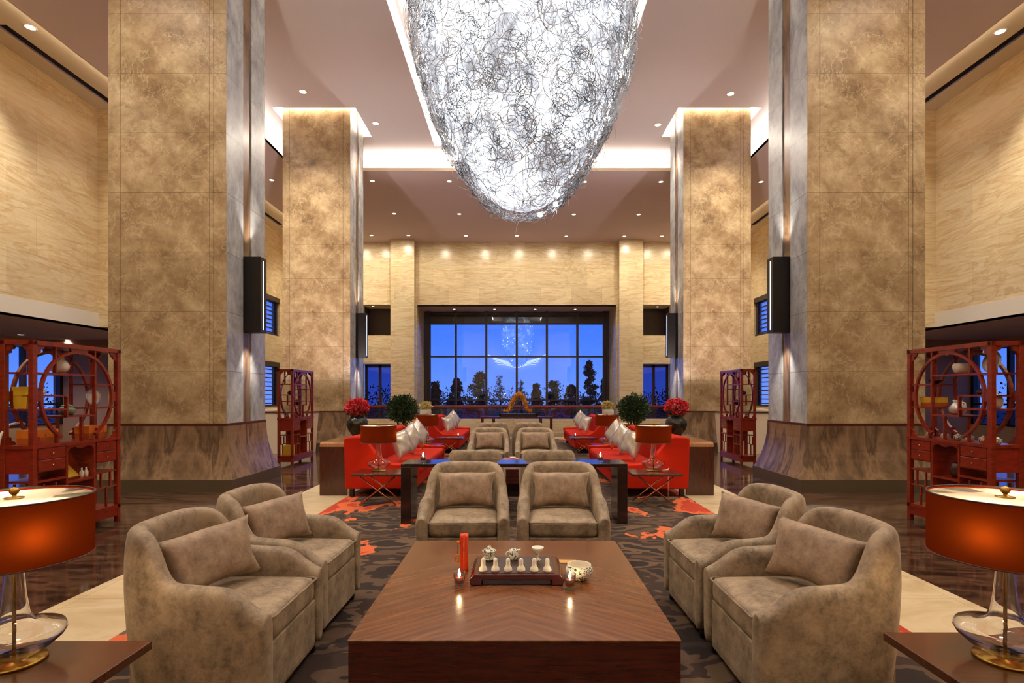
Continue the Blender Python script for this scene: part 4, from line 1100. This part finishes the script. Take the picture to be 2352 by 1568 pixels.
obj('jar_body',MB().lathe([(.0001,0),(.05,0),(.072,.03),(.078,.06),(.06,.085),(.045,.09)],n=24),M['celadon'],t); obj('lid',MB().lathe([(.056,.092),(.05,.105),(.02,.115),(.014,.128),(.0001,.132)],n=24),M['celadon'],t)
lathe_item('beige_vase',[(.0001,0),(.045,0),(.085,.05),(.09,.09),(.06,.14),(.04,.155),(.045,.17),(.035,.17)],'ivory',inc(-1,1,.50,1.718),'round beige vase on the top shelf of the left case','vase')
def plate(loc,r,mat,lab,s,tilt=.2):
    o=item('display_plate',MB().lathe([(.0001,.012),(r*.6,.010),(r,.028),(r*1.01,.024),(r*.6,0),(.0001,0)],n=36),M[mat],(loc[0],loc[1],loc[2]+r*cos(tilt)+.002),lab,'plate',rot=(0,-s*(H2-tilt),0)); return o
plate(inc(-1,1,.98,1.354,.2),.11,'silver','silver display plate on edge at the column end of the left case',-1)
item('fan_arch',MB().tube([(0,-.16+.0,0),(0,-.13,.12),(0,-.05,.2),(0,.06,.22),(0,.12,.20)],.012,8),M['ivory'],inc(-1,1,.12,Z0,.30),'pale curved ornament behind the boxes in the left case','ornament')
for k,(yy,l) in enumerate(((.68,'beside the yellow booklet'),(.74,'against the divider'))):
    lathe_item('small_bottle',[(.0001,0),(.02,0),(.022,.06),(.008,.085),(.008,.11),(.0001,.11)],'white_porc',inc(-1,1,yy,.583,.07),f'tiny white bottle low in the left case, {l}','bottle')
# right near case
tea_box(1,1,.96,1.354,.20,.11,.16,'yellow and orange gift box in the ring of the right case, far end',3,'yellow')
plate(inc(1,1,.20,1.719,.2),.11,'silver','large silver plate on the top shelf of the right case',1)
lathe_item('white_bowl',[(.0001,0),(.04,0),(.075,.03),(.088,.075),(.085,.105),(.07,.12),(.06,.12)],'white_porc',inc(1,1,.56,1.719),'white rounded bowl on the top shelf of the right case','bowl')
lathe_item('dark_dish',[(.0001,.012),(.02,0),(.05,.02),(.085,.04),(.08,.045),(.0001,.02)],'darkclay',inc(1,1,.93,1.619),'dark shallow dish on the upper far shelf of the right case','dish')
t=thing('pitcher','white marbled pitcher inside the ring of the right case','pitcher',inc(1,1,.62,1.274))
obj('pitcher_body',MB().lathe([(.0001,0),(.05,0),(.08,.04),(.082,.075),(.05,.12),(.04,.14),(.05,.16),(.045,.16)],n=24),M['silver'],t); obj('handle',MB().tube([(0,-.05,.14),(0,-.10,.13),(0,-.11,.08),(0,-.08,.04)],.008,8),M['white_porc'],t)
lathe_item('clay_vase',[(.0001,0),(.05,0),(.07,.04),(.075,.09),(.045,.14),(.02,.155),(.03,.19),(.024,.19)],'ivory',inc(1,1,.24,1.354,.24),'round ivory vase behind the corner post of the right case','vase')
teapot(inc(1,1,.30,1.494),'darkclay','dark clay teapot on the small stepped shelf of the right case',.7)
spots=[(.07,'beside the corner post'),(.24,'second from the corner post'),(.40,'third from the corner post'),(.56,'fourth from the corner post'),(.74,'fifth from the corner post'),(.96,'under the end of the ring')]
for k,(yy,l) in enumerate(spots):
    t=thing('patterned_cup',f'small patterned lidded cup on the right case counter, {l}','cup',inc(1,1,yy,Z0,.12),0,'patterned cups on the right case')
    obj('cup_body',MB().lathe([(.0001,0),(.022,0),(.038,.02),(.04,.045),(.036,.052)],n=18),M['porc'],t); obj('lid',MB().lathe([(.04,.052),(.02,.064),(.006,.072),(.0001,.076)],n=18),M['porc'],t)
item('red_box',MB().box(-.08,.08,-.05,.05,0,.17),M['redbox'],inc(1,1,.90,.201,.14),'bright red box at the bottom of the right case','box')
lathe_item('clay_pot',[(.0001,0),(.06,0),(.09,.08),(.07,.15),(.05,.17)],'darkclay',inc(1,1,.6,.583),'dark clay pot in the open middle of the right case','pot')
# far cases
for s,nm in ((-1,'left'),(1,'right')):
    lathe_item('clay_vase',[(.0001,0),(.05,0),(.08,.05),(.06,.11),(.03,.13),(.04,.15)],'darkclay',inc(s,0,.55,1.719),f'dark vase on the top shelf of the far {nm} case','vase')
    teapot(inc(s,0,.24,1.494),'darkclay',f'dark teapot on the stepped shelf of the far {nm} case',.8)
    lathe_item('clay_bowl',[(.0001,0),(.04,0),(.08,.05),(.075,.1),(.06,.11)],'darkclay',inc(s,0,.60,1.274),f'dark round bowl inside the ring of the far {nm} case','bowl')
    for k,(yy,l) in enumerate(((.12,'near end'),(.5,'middle'),(.95,'far end'))):
        item('figurine',MB().lathe([(.0001,0),(.03,0),(.035,.02),(.018,.06),(.022,.09),(.01,.12),(.0001,.14)],n=14),M['rose'],inc(s,0,yy,Z0),f'small carved figurine on the far {nm} case counter, {l}','figurine')
item('yellow_box',MB().box(-.09,.09,-.1,.1,0,.21),M['yellow'],inc(-1,0,.2,.201),'yellow box on the bottom shelf of the far left case','box',bevel=.004)
item('framed_certificate',MB().box(-.012,.012,-.12,.12,0,.3),M['ivory'],inc(1,0,.35,.201),'pale framed plaque on the bottom shelf of the far right case','plaque',parts=('frame',('picture',MB().box(-.014,-.0125,-.07,.07,.06,.24),M['ypetal'])))

# ---------------------------------------------------------------- chandelier
import bmesh
CC=(.085,7.4)
PR=[(3.93,.0),(3.94,.22),(4.0,.38),(4.12,.54),(4.33,.74),(4.6,.93),(4.9,1.09),(5.25,1.25),(5.67,1.40),(6.0,1.48),(6.4,1.53),(6.9,1.52),(7.4,1.46),(7.9,1.24),(8.3,.95),(8.55,.6),(8.65,.2)]
ch=thing('chandelier','giant egg shaped chandelier of tangled aluminium wire glowing white','chandelier',(CC[0],CC[1],0))
def rad_at(z):
    for (a,b),(c,d) in zip(PR,PR[1:]):
        if a<=z<=c: return b+(d-b)*(z-a)/(c-a)
    return .0
core=MB().lathe([(max(.0001,r*.90),6.2+(z-6.2)*.955) for z,r in PR],n=64)
obj('glowing_core',core,M['core'],ch)
obj('suspension_rod',MB().lathe([(.03,8.55),(.03,C1+.75)],n=10),M['chrome'],ch)
obj('canopy',MB().lathe([(.4,C1+.65),(.4,C1+.75)],n=24),M['chrome'],ch)
rr=random.Random(99)
def surf(z,a,k):
    r=rad_at(z)*k; return Vector((r*cos(a),r*sin(a),z))
def nrm(z,a):
    r0,r1=rad_at(max(3.94,z-.04)),rad_at(min(8.6,z+.04)); sl=(r1-r0)/.08
    return Vector((cos(a),sin(a),-sl)).normalized()
def sample():
    while True:
        z=rr.uniform(3.94,8.5); 
        if rr.random()<(rad_at(z)+.12)/1.7: return z,rr.uniform(0,2*pi)
for lay,(N,mat,kk,w) in enumerate(((1700,M['wire'],(.93,1.0),.0042),(900,M['wire2'],(.95,1.005),.0036),(800,M['wire'],(.98,1.03),.003))):
    mb=MB(); VS=[];FS=[]
    for _ in range(N):
        z,a=sample(); k=rr.uniform(*kk); c=surf(z,a,k); n_=nrm(z,a)
        t1=n_.orthogonal().normalized(); t1=Matrix.Rotation(rr.uniform(0,2*pi),3,n_)@t1; t2=n_.cross(t1)
        R0=rr.choice((.07,.10,.14,.2,.3))*rr.uniform(.7,1.2); turns=rr.uniform(.6,1.0) if R0>.15 else rr.uniform(1.2,2.4)
        seg=int(10*turns)+4; el=rr.uniform(.45,1)
        pts=[]
        dr=Vector((rr.uniform(-1,1)*t1+rr.uniform(-1,1)*t2))*.12
        for i in range(seg+1):
            u=i/seg; an=2*pi*turns*u
            p=c+t1*cos(an)*R0*(1-.25*u)+t2*sin(an)*R0*el*(1-.25*u)+dr*u+n_*(.03*sin(an*1.7+k*9))
            # hug the egg
            zz_=min(8.6,max(3.95,p.z)); rh=sqrt(p.x*p.x+p.y*p.y)+1e-6; rt=max(rad_at(zz_)*k,.02)
            if R0>.12 and zz_>4.15:
                f=.75; p=Vector((p.x*(1+f*(rt/rh-1)),p.y*(1+f*(rt/rh-1)),p.z))
            if p.z<3.92: p.z=3.92+rr.uniform(0,.02)
            pts.append(p)
        b=len(mb.v); mb.tube(pts,w,3)
    obj('wire_curls',mb,mat,ch,kind='stuff')
# stray strands on the outline
mb=MB()
for _ in range(420):
    z,a=sample(); c=surf(z,a,1.0); n_=nrm(z,a); t1=Matrix.Rotation(rr.uniform(0,6.28),3,n_)@n_.orthogonal().normalized()
    mb.tube([c,c+n_*.03+t1*.08,c+n_*.065+t1*.16,c+n_*rr.uniform(.04,.1)+t1*.26+Vector((0,0,-.05))],.0028,3)
obj('stray_strands',mb,M['wire'],ch,kind='stuff')
bl=[]
mb0=None
for i in range(64):
    z,a=sample()
    if z>7.6: z-=2
    p=surf(z,a,.925)
    b=obj('bulb',MB().lathe([(.0001,-.035),(.03,-.02),(.035,0),(.03,.02),(.0001,.035)],n=10),M['chbulb'] if 'chbulb' in M else M.setdefault('chbulb',emit('cool_white_bulb',(240,246,255),26)),ch,loc=p) if mb0 is None else None
    if b: mb0=b.data
    else:
        b=bpy.data.objects.new('bulb',mb0); COL.objects.link(b); b.parent=ch; b.location=p
# real light from the chandelier
for z,e in ((4.2,60),(5.4,90),(6.4,60)):
    pass

# ---------------------------------------------------------------- outside
struct('ground_outside',MB().box(-60,60,28.3,90,-.6,-.3),M['outground'],'dim blue garden ground outside the windows','ground')
struct('ground_side',MB().box(-60,-15.6,-20,28,-.6,-.3).box(15.6,60,-20,28,-.6,-.3),M['outground'],'dim ground outside the side windows','ground')
def tree(px,ytop,Y,w,lab,seed,dens=1500,size=.16,spars=False):
    x=wx(px,Y); top=wz(ytop,Y); rr=random.Random(seed)
    t=thing('garden_tree',lab,'tree',(x,Y,-.3),0,'trees outside the big window')
    H=top+.3; tr=MB().tube([(0,0,0),(.05,0,H*.4),(-.03,0,H*.92)],[.09,.06,.015],7)
    for k in range(26):
        z=H*rr.uniform(.25,.9); a=rr.uniform(0,6.28); l=w*rr.uniform(.4,1.0)*(1.15-z/H)
        tr.tube([(0,0,z),(cos(a)*l*.5,sin(a)*l*.5,z+.12*l),(cos(a)*l,sin(a)*l,z+.4*l)],[.025,.015,.006],5)
    obj('trunk',tr,M['outdark'],t)
    vs=MB()
    for k in range(46 if not spars else 14):
        z=H*rr.uniform(.22,.97)**.9; a=rr.uniform(0,6.28); l=w*rr.uniform(.1,1.0)*(1.2-z/H)
        q=w*rr.uniform(.12,.26)
        m=blob_leaves(dens//46 if not spars else dens//40,(cos(a)*l,sin(a)*l,z),(q,q,q*.8),size,seed*50+k,.5,.1)
        vs.add(m.v,m.f)
    obj('foliage',vs,M['outdark'],t,kind='stuff')
T=[(1000,878,33,.75,'rounded dark tree at the left end of the big window view',0),(1048,868,37,.75,'dark leafy tree behind the left window bays',0),(1100,856,34,.95,'broad dark tree left of the middle mullion',0),(1148,858,37,.7,'thin bare tree behind the third window bay',1),(1197,862,37,.7,'thin bare tree beside the middle mullion',1),(1232,884,34,.65,'low dark tree right of the middle mullion',0),(1272,872,37,.75,'dark tree behind the fifth window bay',0),(1312,884,34,.7,'low dark tree before the tallest tree',0),(1354,828,36.5,.75,'tallest dark tree with an upright crown at the right of the view',0),(1392,862,34,.65,'dark tree at the right end of the big window view',0)]
for i,(px,yt,Y,w,l,sp_) in enumerate(T): tree(px,yt,Y,w,l,100+i,5200 if not sp_ else 2200,.13 if not sp_ else .09,bool(sp_))
hd=MB()
for k in range(26):
    m=blob_leaves(260,(-9+k*.72,31.5+.4*sin(k*2.1),.9),(.6,.5,.95+.25*sin(k*1.3)),.15,900+k,.5,.2,zmin=-.3); hd.add(m.v,m.f)
tag(obj('hedge',hd,M['outdark'],kind='stuff'),'dark hedge growing along the garden outside the big window','hedge')
for s,nm in ((-1,'left'),(1,'right')):
    hd=MB()
    for k in range(12):
        m=blob_leaves(220,(s*(20+.5*sin(k*2.1)),10+k*1.1,.7),(.7,.7,1.0+.3*sin(k*1.3)),.15,1900+k,.5,.2,zmin=-.3); hd.add(m.v,m.f)
    tag(obj('hedge',hd,M['outdark'],kind='stuff'),f'dark hedge outside the {nm} aisle windows','hedge')
for px,py,Y in ((1096,912,44),(1085,917,48),(1160,905,52)):
    t=thing('garden_light',f'tiny pale garden light seen through the {"third" if px<1150 else "middle"} window bay{", lower one" if px==1085 else ""}','lamp',(wx(px,Y),Y,-.3))
    z=wz(py,Y)+.3
    obj('post',MB().lathe([(.02,0),(.02,z-.08)],n=6),M['dark'],t); obj('globe',MB().lathe([(.0001,-.08),(.06,-.05),(.08,0),(.06,.05),(.0001,.08)],(0,0,z),10),M['tubelight'],t)
# luminous wave sculpture on the wall behind the viewer, seen mirrored in the big window
lw=thing('wall_wave_light','wave shaped bundle of white neon tubes mirrored in the big window','light sculpture',(0,YR+.35,5.0))
for k in range(5):
    for s in (-1,1):
        pts=[(s*(.1+u*(3.3-.28*k)),0,.42-.2*k+( .75+.12*k)*(u**1.6)*(1-.18*k)+.18*sin(u*pi)*(k-2)*.5) for u in [i/14 for i in range(15)]]
        obj('neon_tube',MB().tube(pts,.045,6),M['tubelight'],lw)

# ---------------------------------------------------------------- world, camera, colour management
w=bpy.data.worlds.new('dusk'); SC.world=w; w.use_nodes=True; nt=w.node_tree; bg=nt.nodes['Background']
tc=nt.nodes.new('ShaderNodeTexCoord'); sp_=nt.nodes.new('ShaderNodeSeparateXYZ'); nt.links.new(tc.outputs['Generated'],sp_.inputs[0])
rp=nt.nodes.new('ShaderNodeValToRGB'); nt.links.new(sp_.outputs[2],rp.inputs[0])
e=rp.color_ramp.elements; e[0].position=0; e[0].color=lin((96,134,224)); e[1].position=.35; e[1].color=lin((30,74,190))
el=rp.color_ramp.elements.new(.10); el.color=lin((60,112,222))
nt.links.new(rp.outputs[0],bg.inputs[0]); bg.inputs[1].default_value=1.9
cam=bpy.data.cameras.new('camera'); co=bpy.data.objects.new('camera',cam); COL.objects.link(co)
co.location=(0,0,EYE); co.rotation_euler=(pi/2,0,0); cam.sensor_width=36; cam.lens=36*F/2352
cam.shift_x=-(CX-1176)/2352; cam.shift_y=(HY-784)/2352; cam.clip_start=.05; cam.clip_end=300
SC.camera=co
SC.view_settings.view_transform='Standard'; SC.view_settings.look='None'; SC.view_settings.gamma=1; SC.view_settings.exposure=EXPO; SC.view_settings.use_curve_mapping=False
SC.cycles.use_denoising=True
SC.cycles.max_bounces=8; SC.cycles.adaptive_threshold=.02; SC.cycles.transparent_max_bounces=12; SC.cycles.sample_clamp_indirect=6; SC.cycles.caustics_refractive=True; SC.cycles.caustics_reflective=False
